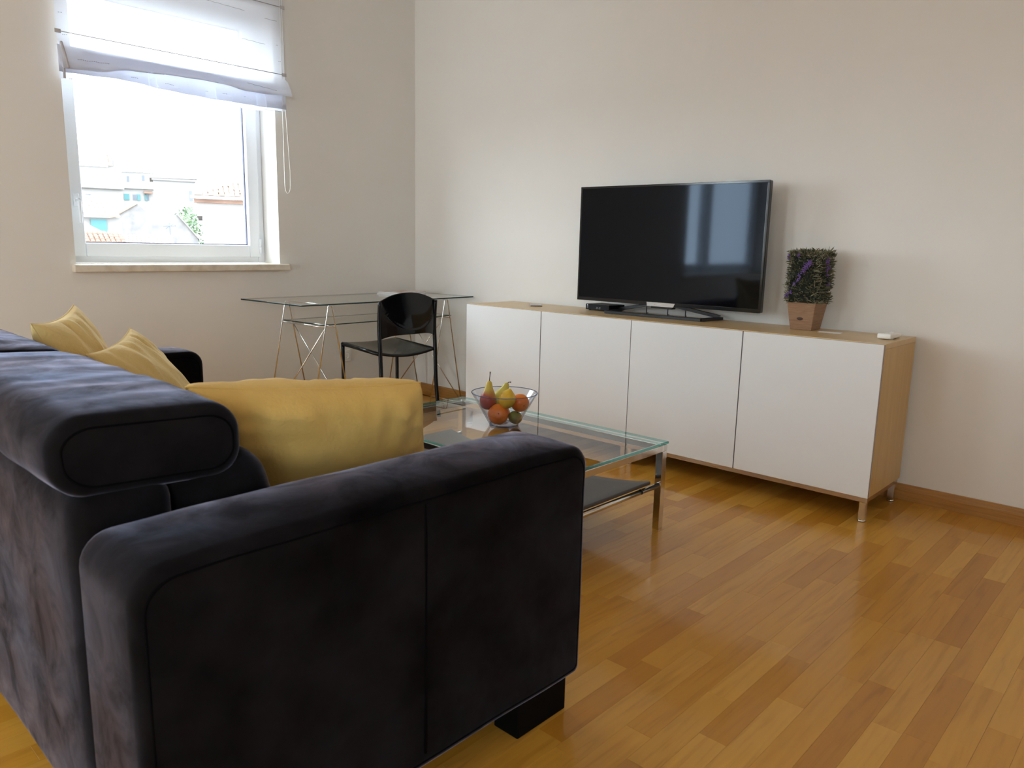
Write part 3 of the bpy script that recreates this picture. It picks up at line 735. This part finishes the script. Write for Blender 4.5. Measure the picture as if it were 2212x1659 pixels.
# magazines
for i, (c, lab) in enumerate((((.62, .52, .50), 'pale magazine on the desk behind the chair, lower one'), ((.55, .30, .26), 'reddish magazine lying on top of the pale magazine'))):
    a = P('magazine_cover_%d' % i, c, .35); noisy(a, 16, c, (.78, .76, .76), 5, .4, .6); M['mag%d' % i] = a.m
    mg = empty('magazine', (-.255+.01*i, .83, DZ+.0083+.0085*i), R(5+6*i)); tag(mg, lab, 'magazine', 'magazines on the desk')
    obj('page_block', bx(-.136, .136, -.10, .10, .0006, .0072), 'paper', mg); obj('cover', bx(-.138, .138, -.102, .102, .0073, .0080), 'mag%d' % i, mg); obj('back_cover', bx(-.138, .138, -.102, .102, 0, .0005), 'mag%d' % i, mg)

# ------------------------------------------------------------------ black chair
CH = empty('desk_chair', (-.632, .50, 0), R(-1.5)); tag(CH, 'glossy black chair with curved backrest pulled up to the desk', 'chair')
# local: y forward (to the desk), origin below the seat centre
hw = .213; yr, yfz = -.212, .20
def smoothpts(P_, n=6):
    out = []; P_ = [Vector(p) for p in P_]
    for i in range(len(P_)-1):
        p0, p1, p2, p3 = P_[max(i-1, 0)], P_[i], P_[i+1], P_[min(i+2, len(P_)-1)]
        for k in range(n):
            t = k/n; out.append(.5*((2*p1)+(-p0+p2)*t+(2*p0-5*p1+4*p2-p3)*t*t+(-p0+3*p1-3*p2+p3)*t**3))
    out.append(P_[-1]); return out
for sg in (-1, 1):
    x = sg*hw
    obj('leg', tube(B(), smoothpts([(x+sg*.008, -.245, 0), (x, -.225, .22), (x, yr-.002, .44), (x, -.205, .60), (x, -.215, .752)], 5), [.0125]*21, 12), 'chair_tube', CH)
    obj('leg', tube(B(), smoothpts([(x, yfz-.012, 0), (x, yfz-.012, .43), (x, yfz-.014, .455)], 3), .0115, 12), 'chair_tube', CH)
    obj('seat_rail', tube(B(), [(x, yfz-.006, .462), (x, yr, .438)], .0115, 10), 'chair_tube', CH)
def seat_z(u, v): return lerp(.447, .473, v)-.026*(1-u*u)*(1-.55*v)
bm = B(); ns, mt = 16, 14; top = []; bot = []
for j in range(mt+1):
    v = j/mt; y = lerp(yr+.008, yfz+.004, v); tr_, br_ = [], []
    for i in range(ns+1):
        u = -1+2*i/ns; z = seat_z(u, v); tr_.append(bm.verts.new((u*(hw-.004), y, z))); br_.append(bm.verts.new((u*(hw-.004), y, z-.007)))
    top.append(tr_); bot.append(br_)
for j in range(mt):
    for i in range(ns):
        f = bm.faces.new((top[j][i], top[j][i+1], top[j+1][i+1], top[j+1][i])); f.smooth = True
        f = bm.faces.new((bot[j][i], bot[j+1][i], bot[j+1][i+1], bot[j][i+1])); f.smooth = True
for i in range(ns):
    bm.faces.new((top[0][i], bot[0][i], bot[0][i+1], top[0][i+1])); bm.faces.new((top[mt][i], top[mt][i+1], bot[mt][i+1], bot[mt][i]))
for j in range(mt):
    bm.faces.new((top[j][0], top[j+1][0], bot[j+1][0], bot[j][0])); bm.faces.new((top[j][ns], bot[j][ns], bot[j+1][ns], top[j+1][ns]))
obj('seat', bm, 'chair_seat', CH)
obj('seat_edge', tube(B(), [(u*hw, yr+.004, seat_z(u, 0)-.004) for u in [-1+2*i/16 for i in range(17)]], .009, 8), 'chair_tube', CH)
# backrest: curved shell, scooped above a crescent line
bm = B(); nu, nv = 32, 44; F, K = [], []
for j in range(nv+1):
    v = j/nv; a_, b_ = [], []
    for i in range(nu+1):
        u = -1+2*i/nu; uu = abs(u)
        zt = .752+.052*(1-uu**2.2); zb = .523+.030*(1-uu**4)
        z = lerp(zb, zt, v); bulge = -.052*(1-u*u)
        cres = .578+.115*abs(u-.08)**2                                # the crescent line
        sc = max(0, z-cres); y = -.208+bulge+.20*sc*(1-uu**4)+.006*min(1, sc/.006)*(1-uu**4)
        if j in (0, nv): pass
        a_.append(bm.verts.new((u*(hw+.002), y, z))); b_.append(bm.verts.new((u*(hw+.002), y+.008, z)))
    F.append(a_); K.append(b_)
for j in range(nv):
    for i in range(nu):
        f = bm.faces.new((F[j][i], F[j][i+1], F[j+1][i+1], F[j+1][i])); f.smooth = True
        f = bm.faces.new((K[j][i], K[j+1][i], K[j+1][i+1], K[j][i+1])); f.smooth = True
for i in range(nu):
    bm.faces.new((F[0][i], K[0][i], K[0][i+1], F[0][i+1])); bm.faces.new((F[nv][i], F[nv][i+1], K[nv][i+1], K[nv][i]))
for j in range(nv):
    bm.faces.new((F[j][0], F[j+1][0], K[j+1][0], K[j][0])); bm.faces.new((F[j][nu], K[j][nu], K[j+1][nu], F[j+1][nu]))
obj('backrest', bm, 'chair_shell', CH)

# ------------------------------------------------------------------ coffee table
CTB = empty('coffee_table', (-1.42, -1.26, 0)); tag(CTB, 'glass coffee table with chrome legs and a leather sling shelf', 'coffee table')
gx0, gx1, gy0, gy1 = -1.765+1.42, -1.075+1.42, -1.845+1.26, -.668+1.26
GZ = .350
glass_plate('glass_top', gx0, gx1, gy0, gy1, GZ, GZ+.010, CTB, 'glass_edge', .0018)
f0, f1, e0, e1 = gx0+.004, gx1-.004, gy0+.004, gy1-.004
bm = frame_bm(f0, f1, e0, e1, 0, .026, .030, .002)
bmesh.ops.rotate(bm, verts=bm.verts, matrix=Matrix.Rotation(R(90), 3, 'X'))    # (x, y, z) -> (x, -z, y)
for v in bm.verts: v.co.y *= -1
bmesh.ops.reverse_faces(bm, faces=bm.faces)
bmesh.ops.translate(bm, verts=bm.verts, vec=(0, 0, GZ-.0285)); bmesh.ops.recalc_face_normals(bm, faces=bm.faces)
obj('top_frame', bm, 'chrome', CTB)
for lx in (f0+.0155, f1-.0155):
    for ly in (e0+.0155, e1-.0155):
        lg = obj('leg', bx(lx-.0148, lx+.0148, ly-.0148, ly+.0148, 0, GZ-.029, .0015, 2), 'chrome', CTB)
        obj('glass_pad', tube(B(), [(lx, ly, GZ-.0024), (lx, ly, GZ-.0002)], .009, 12), 'chrome', lg)
SZ = .194
for ly in (e0+.0155, e1-.0155):
    br_ = obj('shelf_bar', tube(B(), [(f0+.031, ly, SZ-.012), (f1-.031, ly, SZ-.012)], .0105, 12), 'chrome', CTB)
    for lx in (f0+.15, f1-.15): obj('joint_ring', tube(B(), [(lx-.0015, ly, SZ-.012), (lx+.0015, ly, SZ-.012)], .0112, 12), 'black_matte', br_)
sx0, sx1 = f0+.06, f1-.085
sy0, sy1 = e0+.012, e1-.012
def sling(p):
    t = (p.y-sy0)/(sy1-sy0); q = 2*t-1
    p.z += -.042*(1-abs(q)**2.4)+.006*abs(q)**8
    return p
obj('leather_shelf', softbox(sx0, sx1, sy0, sy1, SZ-.002, SZ+.014, .006, 2, .05, sling), 'leather', CTB)

# ------------------------------------------------------------------ fruit bowl
BC = Vector((-1.360, -1.221, GZ+.0103))
bowl = empty('fruit_bowl', BC); tag(bowl, 'clear conical glass bowl of fruit on the coffee table', 'bowl')
br0, br1, bh = .061, .139, .138
bm = B()
lathe(bm, [(0, 0), (br0-.004, 0), (br0, .003), (br1-.001, bh-.001)], 56)
lathe(bm, [(br1-.0045, bh-.001), (br0-.003, .008), (br0-.008, .006), (0, .006)], 56)
obj('glass_wall', bm, 'bowl_glass', bowl)
obj('rim', tube(B(), [((br1-.0022)*math.cos(t), (br1-.0022)*math.sin(t), bh) for t in [2*math.pi*i/56 for i in range(56)]], .0019, 6, True), 'bowl_rim', bowl)
obj('foot_ring', tube(B(), [((br0-.002)*math.cos(t), (br0-.002)*math.sin(t), .0028) for t in [2*math.pi*i/48 for i in range(48)]], .0026, 6, True), 'bowl_rim', bowl)
gr_, gf = Vector((math.sin(YAW), -math.cos(YAW), 0)), Vector((math.cos(YAW), math.sin(YAW), 0))   # room axes of the bowl's long view
def inb(a_, b_, z): return BC+gr_*a_+gf*b_+Vector((0, 0, z))
def ball(name, mat, loc, r, sq=.95, label='', cat='', dimple=.12, rot=(0, 0, 0), stem=None, nip=0):
    root = empty(name, loc); root.rotation_euler = rot; tag(root, label, cat)
    prof = []; n = 20
    for i in range(n+1):
        t = math.pi*i/n; rr = r*math.sin(t); z = -r*sq*math.cos(t)
        if z > 0 and dimple: z -= dimple*r*math.exp(-(rr/(r*.28))**2)
        if nip: z += math.copysign(nip*r*math.exp(-(rr/(r*.28))**2), z)
        prof.append((rr if 0 < i < n else 0, z))
    obj('flesh', lathe(B(), prof, 28), mat, root)
    if stem: obj('stem', tube(B(), [(0, 0, r*sq*(1-dimple)+nip*r-.003), (.001, 0, r*sq*(1-dimple)+nip*r+stem)], [.003, .0022], 7), 'stem', root)
    return root
ball('orange', 'orange', inb(-.024, -.030, .0515), .0435, .92, 'orange in front at the bottom of the glass bowl', 'orange', .08, (R(75), 0, R(-45)), .002)
ball('orange', 'orange', inb(.066, .004, .094), .0385, .95, 'orange at the right side inside the glass bowl', 'orange', .08, (R(100), 0, R(-20)), .002)
ball('apple', 'apple', inb(.047, -.020, .037), .0295, .92, 'small green apple at the bottom of the bowl', 'apple', .2, (R(20), R(10), 0), .004)
ball('lemon', 'lemon', inb(.012, -.034, .116), .0355, 1.08, 'yellow lemon on top in the middle of the bowl', 'lemon', 0, (R(12), R(8), 0), None, .26)
def pear(name, mat, loc, s_, rot, label, sb):
    root = empty(name, loc); root.rotation_euler = rot; tag(root, label, 'pear')
    prof = [(0, -.034), (.012, -.036), (.024, -.030), (.033, -.016), (.0355, 0), (.033, .016), (.027, .031), (.0205, .045), (.016, .058), (.0135, .070), (.0105, .079), (.005, .084), (0, .0845)]
    pr_ = [(r*s_, z*s_) for r, z in prof]; bm = lathe(B(), pr_, 26); obj('flesh', bm, mat, root)
    obj('stem', tube(B(), [(0, 0, .082*s_), (sb[0]*.3, sb[1]*.3, .092*s_), (sb[0]*.7, sb[1]*.7, .082*s_+sb[2]*.65), (sb[0], sb[1], .082*s_+sb[2])], [.0022, .0017, .0018, .0028], 7), 'stem', root)
pear('pear', 'pear_red', inb(-.068, -.006, .102), 1.0, (R(2), R(4), R(30)), 'red-blushed pear with long stem standing at the left of the bowl', (.004, 0, .040))
pear('pear', 'pear_green', inb(-.026, .056, .092), 1.0, (R(-4), R(27), R(-46)), 'yellow-green pear leaning behind the lemon in the bowl', (.010, 0, .013))
ball('orange', 'orange', inb(-.010, .046, .041), .034, .95, 'orange at the back of the bowl under the pears', 'orange', .08, (0, 0, 0))

# ------------------------------------------------------------------ sofa
SO = empty('sofa', (-2.73, -1.275, 0)); tag(SO, 'charcoal microsuede two-seat sofa with raised headrests', 'sofa')
OFF = Vector((-2.73, -1.275, 0))
def sobj(name, bm, mat, parent=SO, **k):
    bmesh.ops.translate(bm, verts=bm.verts, vec=-OFF); return obj(name, bm, mat, parent, **k)
def arm(y0_, y1_, outer):
    yc, hy = (y0_+y1_)/2, (y1_-y0_)/2
    def fn(p):
        q = (p.y-yc)/hy; t = (p.x+3.265)/1.007
        if p.z > .55:
            k = min(1, (p.z-.55)/.11)
            p.z += k*(.018*max(0, 1-q*q)*(1-abs(2*t-1)**4)+.0035*nz3((p.x, p.y*.6, 0), 7))
        p.y += .0035*nz3((p.x, outer*3, p.z), 5)*(1 if abs(q) > .9 else 0)
        return p
    bm, sa, sb = prism(-3.265, -2.258, .092, .660, .050, y0_, y1_, .018, fn, 6, .03, rb=.014)
    ar = sobj('armrest', bm, 'suede')
    for pts in (sa, sb): sobj('seam', tube(B(), pts, .0018, 6, True), 'seam', ar)
    ys = y0_ if outer < 0 else y1_
    sobj('seam', tube(B(), [(-2.75, ys+outer*.0030, z) for z in (.13, .3, .45, .58)]+[(-2.75, ys-outer*.0005, .636)], .0026, 6), 'seam', ar)
    return ar
arm(-2.34, -2.130, -1); arm(-.415, -.205, 1)
def backfn(p):
    p.x += .004*nz3((p.y*.8, p.z, 2), 4); return p
sobj('back_frame', softbox(-3.262, -3.10, -2.122, -.423, .092, .715, .040, 4, .05, backfn), 'suede')
sobj('base_frame', softbox(-3.09, -2.262, -2.118, -.427, .092, .27, .02, 2, .1), 'suede')
for (ya_, yb_) in ((-2.118, -1.279), (-1.266, -.427)):
    yc, hy = (ya_+yb_)/2, (yb_-ya_)/2
    def seatfn(p):
        q = (p.y-yc)/hy; t = (p.x+2.60)/.40
        if p.z > .35: p.z += .022*(1-q*q)*(1-t*t)+.004*nz3(p, 6)
        return p
    sobj('seat_cushion', softbox(-2.955, -2.225, ya_, yb_, .275, .425, .045, 4, .05, seatfn), 'suede')
    def bcfn(p):
        q = (p.y-yc)/hy
        if p.x > -3.0:
            k = (p.z-.43)/.30; p.x += .030*(1-q**4)*math.sin(math.pi*max(0, min(1, k)))
            p.x += .004*nz3(p, 7)
        if p.z > .6: p.x -= (p.z-.6)*.20
        return p
    bc = sobj('back_cushion', softbox(-3.095, -2.905, ya_+.004, yb_-.004, .43, .735, .060, 5, .04, bcfn), 'suede')
    def hrfn(p):
        q = (p.y-yc)/hy; t = (p.x+3.135)/.15
        fl = 1-abs(q)**6
        if p.z > .76: p.z += (p.z-.76)/.07*(.012*fl*(1-t*t*.5)+fl*(.0060*nz3((p.x*.4, p.y*1.5, 1), 9)+.0035*nz3((p.x*.6, p.y*2.2, 4), 17)))
        if p.x < -3.2: p.x -= .010*fl*(1-((p.z-.765)/.065)**2)-.004*nz3((1, p.y, p.z*2), 8)
        p.z -= (p.x+3.135)*.045
        return p
    bm, sa, sb = prism(-3.284, -2.980, .698, .828, .052, ya_+.002, yb_-.002, .018, hrfn, 8, .022)
    hr = sobj('headrest', bm, 'suede')
    for pts in (sa, sb): sobj('piping', tube(B(), pts, .0018, 6, True), 'seam', hr)
for fx0, fx1 in ((-2.46, -2.29), (-3.22, -3.05)):
    for fy in (-2.322, -.297):
        bm = B(); box(bm, fx0, fx1, fy, fy+.075, 0, .0955, .003); sobj('foot', bm, 'foot_black')

# ------------------------------------------------------------------ cushions
def cushion(cs, th, mat, label, seed, pinch=.07, n=40, seam=True, puff=.42, wrk=1.0):
    TL, TR, BR, BL = (Vector(c) for c in cs); cen = (TL+TR+BR+BL)/4; nrm = (TR-TL).cross(BL-TL).normalized()
    base = Vector((cen.x, cen.y, min(c.z for c in (TL, TR, BR, BL))))
    def pos(u, v, sd):
        uu = u*(1-pinch*(1-v*v)); vv = v*(1-pinch*(1-u*u)); a_, b_ = (uu+1)/2, (vv+1)/2
        p = (TL*(1-a_)+TR*a_)*(1-b_)+(BL*(1-a_)+BR*a_)*b_
        e = max(0, (1-u*u)*(1-v*v)); h = th/2*e**puff
        # creases running from the edges
        k = (1-abs(u))*(1-abs(v)); wr = .044*noise.noise(Vector((u*6.5+seed+v*1.2, v*1.3, seed*1.3)))*math.exp(-2.4*(1-abs(v)))+.010*noise.noise(Vector((u*1.3, v*7+seed, seed*2.1)))*math.exp(-2.8*(1-abs(u)))
        wr *= wrk
        wr += .006*noise.noise(Vector((u*2.5+seed, v*2.5, 7)))
        return p+nrm*sd*(h+wr*min(1, 4*e))-base
    bm = B(); g = [[None]*(n+1) for _ in range(n+1)]; h_ = [[None]*(n+1) for _ in range(n+1)]
    def q(i): t = -1+2*i/n; return math.sin(t*math.pi/2)*.55+t*.45
    for j in range(n+1):
        for i in range(n+1):
            g[j][i] = bm.verts.new(pos(q(i), q(j), 1))
            h_[j][i] = g[j][i] if i in (0, n) or j in (0, n) else bm.verts.new(pos(q(i), q(j), -1))
    for j in range(n):
        for i in range(n):
            f = bm.faces.new((g[j][i], g[j][i+1], g[j+1][i+1], g[j+1][i])); f.smooth = True
            f = bm.faces.new((h_[j][i], h_[j+1][i], h_[j+1][i+1], h_[j][i+1])); f.smooth = True
    bmesh.ops.recalc_face_normals(bm, faces=bm.faces)
    root = empty('throw_cushion', base); tag(root, label, 'cushion', 'mustard cushions on the sofa')
    obj('cover', bm, mat, root)
    if seam:
        pts = [pos(q(i), -1, 0) for i in range(n+1)]+[pos(1, q(i), 0) for i in range(1, n+1)]+[pos(q(n-i), 1, 0) for i in range(1, n+1)]+[pos(-1, q(n-i), 0) for i in range(1, n)]
        obj('seam', tube(B(), pts, .0022, 6, True), mat, root)
    return root
cushion([(-3.002, -1.945, .826), (-2.428, -1.945, .768), (-2.275, -1.785, .455), (-2.845, -1.785, .465)], .19, 'mustard', 'mustard plush cushion leaning inside the near armrest', 1.7, .062, puff=.30)
cushion([(-2.965, -.86, .850), (-2.742, -.51, .872), (-2.60, -.60, .462), (-2.83, -.95, .462)], .15, 'mustard2', 'mustard cushion at the back in the far corner of the sofa', 4.1, .10, wrk=.55)
cushion([(-2.865, -.98, .765), (-2.608, -.625, .793), (-2.40, -.76, .462), (-2.65, -1.11, .462)], .14, 'mustard2', 'mustard cushion in front of another in the far sofa corner', 8.3, .10, wrk=.6)

# ------------------------------------------------------------------ outside: hillside houses beyond the window
tag(obj('ground', bx(-250, 320, 4, 420, -10.2, -10), 'ground'), kind='structure')
def turned(name, x0, yf):
    an_ = math.atan2(x0+3.6, yf+3.3)          # the houses on the slope face down towards this flat
    r_ = empty(name, (x0, yf, -10), -an_); r_.scale = (math.cos(an_), 1, 1); return r_
def house(name, label, x0, x1, yf, depth, ztop, mat):
    root = turned(name, x0, yf); tag(root, label, 'house', 'houses outside the window')
    o = obj('wall', bx(x0, x1, yf, yf+depth, -10, ztop), mat, root); o.location = (-x0, -yf, 10)
    return root
def hp(root, name, bm, mat, parent=None):
    o = obj(name, bm, mat, parent or root)
    if parent is None: o.location = -root.location
    return o
def slab(pts, th):
    bm = B(); a_ = [bm.verts.new(p) for p in pts]; b_ = [bm.verts.new((p[0], p[1], p[2]-th)) for p in pts]
    bm.faces.new(a_); bm.faces.new(b_[::-1])
    for i in range(len(pts)): j = (i+1) % len(pts); bm.faces.new((a_[i], b_[i], b_[j], a_[j]))
    bmesh.ops.recalc_face_normals(bm, faces=bm.faces); return bm
def tiles_bm(x0, x1, yf, z0, yb, z1, wd, rows, rad):
    """rows of half-round clay tiles from the eave (yf, z0) up to the ridge (yb, z1)"""
    bm = B(); n = int((x1-x0)/wd)
    for r_ in range(rows):
        ta, tb = r_/rows, (r_+1.12)/rows
        for i in range(n):
            xc = x0+(i+.5)*wd
            A_ = [Vector((xc+wd*.5*math.cos(t), lerp(yf, yb, ta), lerp(z0, z1, ta)+rad*(.25+math.sin(t)))) for t in [math.pi*k/5 for k in range(6)]]
            C_ = [Vector((xc+wd*.42*math.cos(t), lerp(yf, yb, tb), lerp(z0, z1, tb)+rad*(.05+.85*math.sin(t)))) for t in [math.pi*k/5 for k in range(6)]]
            va = [bm.verts.new(p) for p in A_]; vc = [bm.verts.new(p) for p in C_]
            for k in range(5): bm.faces.new((va[k], va[k+1], vc[k+1], vc[k]))
            bm.faces.new(va[::-1])
    return bm
def win(root, x0, x1, yf, z0, z1, shutters=None, pane='dkpane'):
    w_ = hp(root, 'window', bx(x0, x1, yf-.06, yf+.02, z0, z1), 'gutter')
    p = obj('pane', bx(x0+.06, x1-.06, yf-.09, yf-.061, z0+.06, z1-.06), pane, w_)
    for (a0, a1) in shutters or (): hp(root, 'shutter', bx(a0, a1, yf-.14, yf-.02, z0, z1), 'teal')
# pale house at the left
h = house('hillside_house', 'pale house with tiled eave at the left of the window view', 40, 53.0, 150, 10, 13.5, 'plaster')
hp(h, 'roof', tiles_bm(40, 51.6, 149.2, 13.6, 154, 16.6, .55, 8, .18), 'tile'); hp(h, 'parapet', bx(40, 53.2, 149.2, 149.9, 9.6, 11.0), 'plaster2')
hp(h, 'chimney', bx(51.0, 52.0, 152, 153, 13.5, 16.4), 'plaster2')
win(h, 46.7, 47.7, 150, 7.3, 8.6); win(h, 42.8, 43.8, 150, 7.3, 8.6)
# house with teal shutters
h = house('shuttered_house', 'pale house with teal shutters in the middle distance', 55.5, 64.5, 160, 10, 13.9, 'plaster')
hp(h, 'roof', tiles_bm(55.2, 64.8, 159.4, 14.0, 165, 16.4, .6, 7, .2), 'tile'); hp(h, 'cornice', bx(55.4, 64.6, 159.6, 160, 10.6, 10.85), 'plaster2')
win(h, 57.9, 58.45, 160, 11.9, 13.05); win(h, 60.8, 61.4, 160, 12.2, 13.35)
win(h, 58.85, 59.65, 160, 8.35, 9.55, [(57.2, 58.2), (59.7, 60.3)]); win(h, 61.2, 62.05, 160, 8.35, 9.65, [(61.2, 61.55)])
hp(h, 'awning', slab([(61.0, 158.9, 9.85), (62.7, 158.9, 9.85), (62.7, 160, 10.25), (61.0, 160, 10.25)], .12), 'tile_dark')
# grey gabled house
h = house('gabled_house', 'plain grey house with hipped roof behind the stone gables', 44.7, 51.0, 115, 9, 9.9, 'plaster2')
bm = B(); v = [bm.verts.new(p) for p in ((44.2, 114.5, 9.8), (51.4, 114.5, 9.9), (51.4, 124.5, 9.9), (44.2, 124.5, 9.8), (47.0, 119.5, 12.6), (49.6, 119.5, 12.6))]
for f in ((0, 1, 5, 4), (1, 2, 5), (2, 3, 4, 5), (3, 0, 4), (3, 2, 1, 0)): bm.faces.new([v[i] for i in f])
bmesh.ops.recalc_face_normals(bm, faces=bm.faces); hp(h, 'roof', bm, 'plaster'); hp(h, 'cornice', bx(44.5, 51.2, 114.7, 115, 9.5, 9.8), 'plaster')
win(h, 49.9, 50.5, 115, 6.6, 8.2)
# near tiled house at the right
h = house('tiled_house', 'near white house with a clay tile roof at the right', 9.23, 14, 24, 8, 1.95, 'plaster')
hp(h, 'upper_wall', bx(9.03, 14, 24.05, 32, 1.9, 2.40), 'plaster'); hp(h, 'gutter', bx(8.82, 14.2, 23.55, 23.72, 2.50, 2.60), 'gutter')
hp(h, 'eave_board', bx(8.95, 14.2, 23.75, 24.04, 2.36, 2.50), 'tile_dark')
rf = hp(h, 'roof', slab([(8.86, 23.6, 2.58), (14.2, 23.6, 2.58), (14.2, 28, 4.25), (13.2, 28, 4.25)], .06), 'tile')
tm = B(); wd, rad = .20, .045
A_ = [Vector((wd*.5*math.cos(t), 0, rad*(.3+math.sin(t)))) for t in [math.pi*k/5 for k in range(6)]]; C_ = [Vector((wd*.42*math.cos(t), .40, .152+rad*.85*math.sin(t))) for t in [math.pi*k/5 for k in range(6)]]
va = [tm.verts.new(p) for p in A_]; vc = [tm.verts.new(p) for p in C_]
for k in range(5): tm.faces.new((va[k], va[k+1], vc[k+1], vc[k]))
tm.faces.new(va[::-1])
tme = bpy.data.meshes.new('roof_tile'); tm.to_mesh(tme); tm.free(); tme.materials.append(M['tile'])
rt_ = random.Random(2)
for r_ in range(9):
    yy = 23.55+r_*.36; zz = 2.60+r_*.36*.3795; xmin = 8.90+(yy-23.6)*.98
    for i in range(12):
        xx = 8.97+i*wd+rt_.uniform(-.012, .012)
        if xx < xmin or xx > 11.2: continue
        o = bpy.data.objects.new('roof_tile', tme); col.objects.link(o); o.parent = rf; o.location = (xx, yy, zz+rt_.uniform(-.008, .012)); o.rotation_euler = (0, 0, rt_.uniform(-.05, .05))
# stone gables
def gable(name, label, pts, yf, depth, mat='stonewall'):
    root = turned(name, pts[0][0], yf); tag(root, label, 'house', 'houses outside the window')
    poly = [(pts[0][0], -10)]+list(pts)+[(pts[-1][0], -10)]; bm = B()
    a_ = [bm.verts.new((x, yf, z)) for x, z in poly]; b_ = [bm.verts.new((x, yf+depth, z)) for x, z in poly]
    bm.faces.new(a_[::-1]); bm.faces.new(b_)
    for i in range(len(poly)): j = (i+1) % len(poly); bm.faces.new((a_[i], a_[j], b_[j], b_[i]))
    bmesh.ops.recalc_face_normals(bm, faces=bm.faces); hp(root, 'wall', bm, mat); return root
g = gable('stone_house', 'rough stone gable rising in the middle of the view', [(24.2, 2.8), (26.68, 4.25), (27.93, 3.2), (28.5, 1.2)], 75, 6)
hp(g, 'coping', slab([(24.1, 74.8, 2.85), (26.7, 74.8, 4.38), (26.7, 81, 4.38), (24.1, 81, 2.85)], .15), 'tile')
hp(g, 'chimney', bx(29.6, 31.9, 78, 79.5, -6, 3.4), 'plaster')
g = gable('stone_house', 'lower stone gable beside the green tree', [(21.9, 2.4), (23.0, 2.85), (24.0, 2.95), (25.57, 1.15), (25.6, .4)], 60, 2.5)
hp(g, 'coping', slab([(24.0, 59.8, 3.05), (25.7, 59.8, 1.1), (25.7, 62.4, 1.1), (24.0, 62.4, 3.05)], .12), 'plaster')
bm = B(); tube(bm, [(22.9, 58.9, -4), (22.9, 58.9, 2.3)], .03, 6); tube(bm, [(22.4, 58.9, 2.0), (23.4, 58.9, 2.05)], .02, 6); tube(bm, [(22.55, 58.9, 1.8), (23.2, 58.9, 2.2)], .02, 6)
an = tag(obj('roof_antenna', bm, 'dkpane'), 'thin metal aerial in front of the lower stone gable', 'antenna')
# low house with teal shutter, bottom left
h = house('low_house', 'low house with a broad teal shutter at bottom left', 8.5, 14.0, 45, 6, 2.15, 'plaster')
hp(h, 'roof', tiles_bm(8.4, 14.0, 44.6, 2.18, 49, 3.5, .24, 10, .07), 'tile'); hp(h, 'shutter', bx(12.37, 13.2, 44.9, 45.02, .9, 2.05), 'teal')
h = house('roofed_shed', 'clay tile roof sloping in the bottom left corner of the view', 4, 9.6, 33.5, 5, .7, 'plaster2')
hp(h, 'roof', slab([(4, 33, .80), (9.84, 33, .80), (8.2, 36, 1.9), (4, 36, 1.9)], .08), 'tile'); hp(h, 'tiles', tiles_bm(4, 9.8, 32.9, .84, 34.2, 1.28, .2, 4, .05), 'tile_dark')
h = house('tiled_shed', 'clay tile roof at the bottom middle of the view', 10.8, 13.9, 36.5, 4, .6, 'plaster2')
hp(h, 'roof', tiles_bm(10.9, 13.7, 36, .62, 38.2, 1.18, .2, 6, .05), 'tile')
# green tree
tr = empty('garden_tree', (26.4, 67, -10)); tag(tr, 'green leafy tree between the stone gable and white house', 'tree')
hp(tr, 'trunk', tube(B(), [(27.9, 67, -10), (28.0, 67.1, -4), (27.8, 67, 1.5)], [.3, .22, .08], 8), 'stem')
bm = B(); rl = random.Random(9)
for i in range(3500):
    c = Vector((28.2+rl.uniform(-1.9, 1.9), 67+rl.uniform(-1.6, 1.6), rl.uniform(-3.5, 3.9)))
    if c.z > 2 and abs(c.x-28.0) > (4.0-c.z)*.8: continue
    leaf_blade(bm, c, Vector((rl.uniform(-1, 1), rl.uniform(-1, 1), rl.uniform(-.6, 1))), rl.uniform(.16, .34), rl.uniform(.05, .09), Vector((0, 0, -.2)))
tag(hp(tr, 'foliage', bm, 'tree_leaf'), kind='stuff')
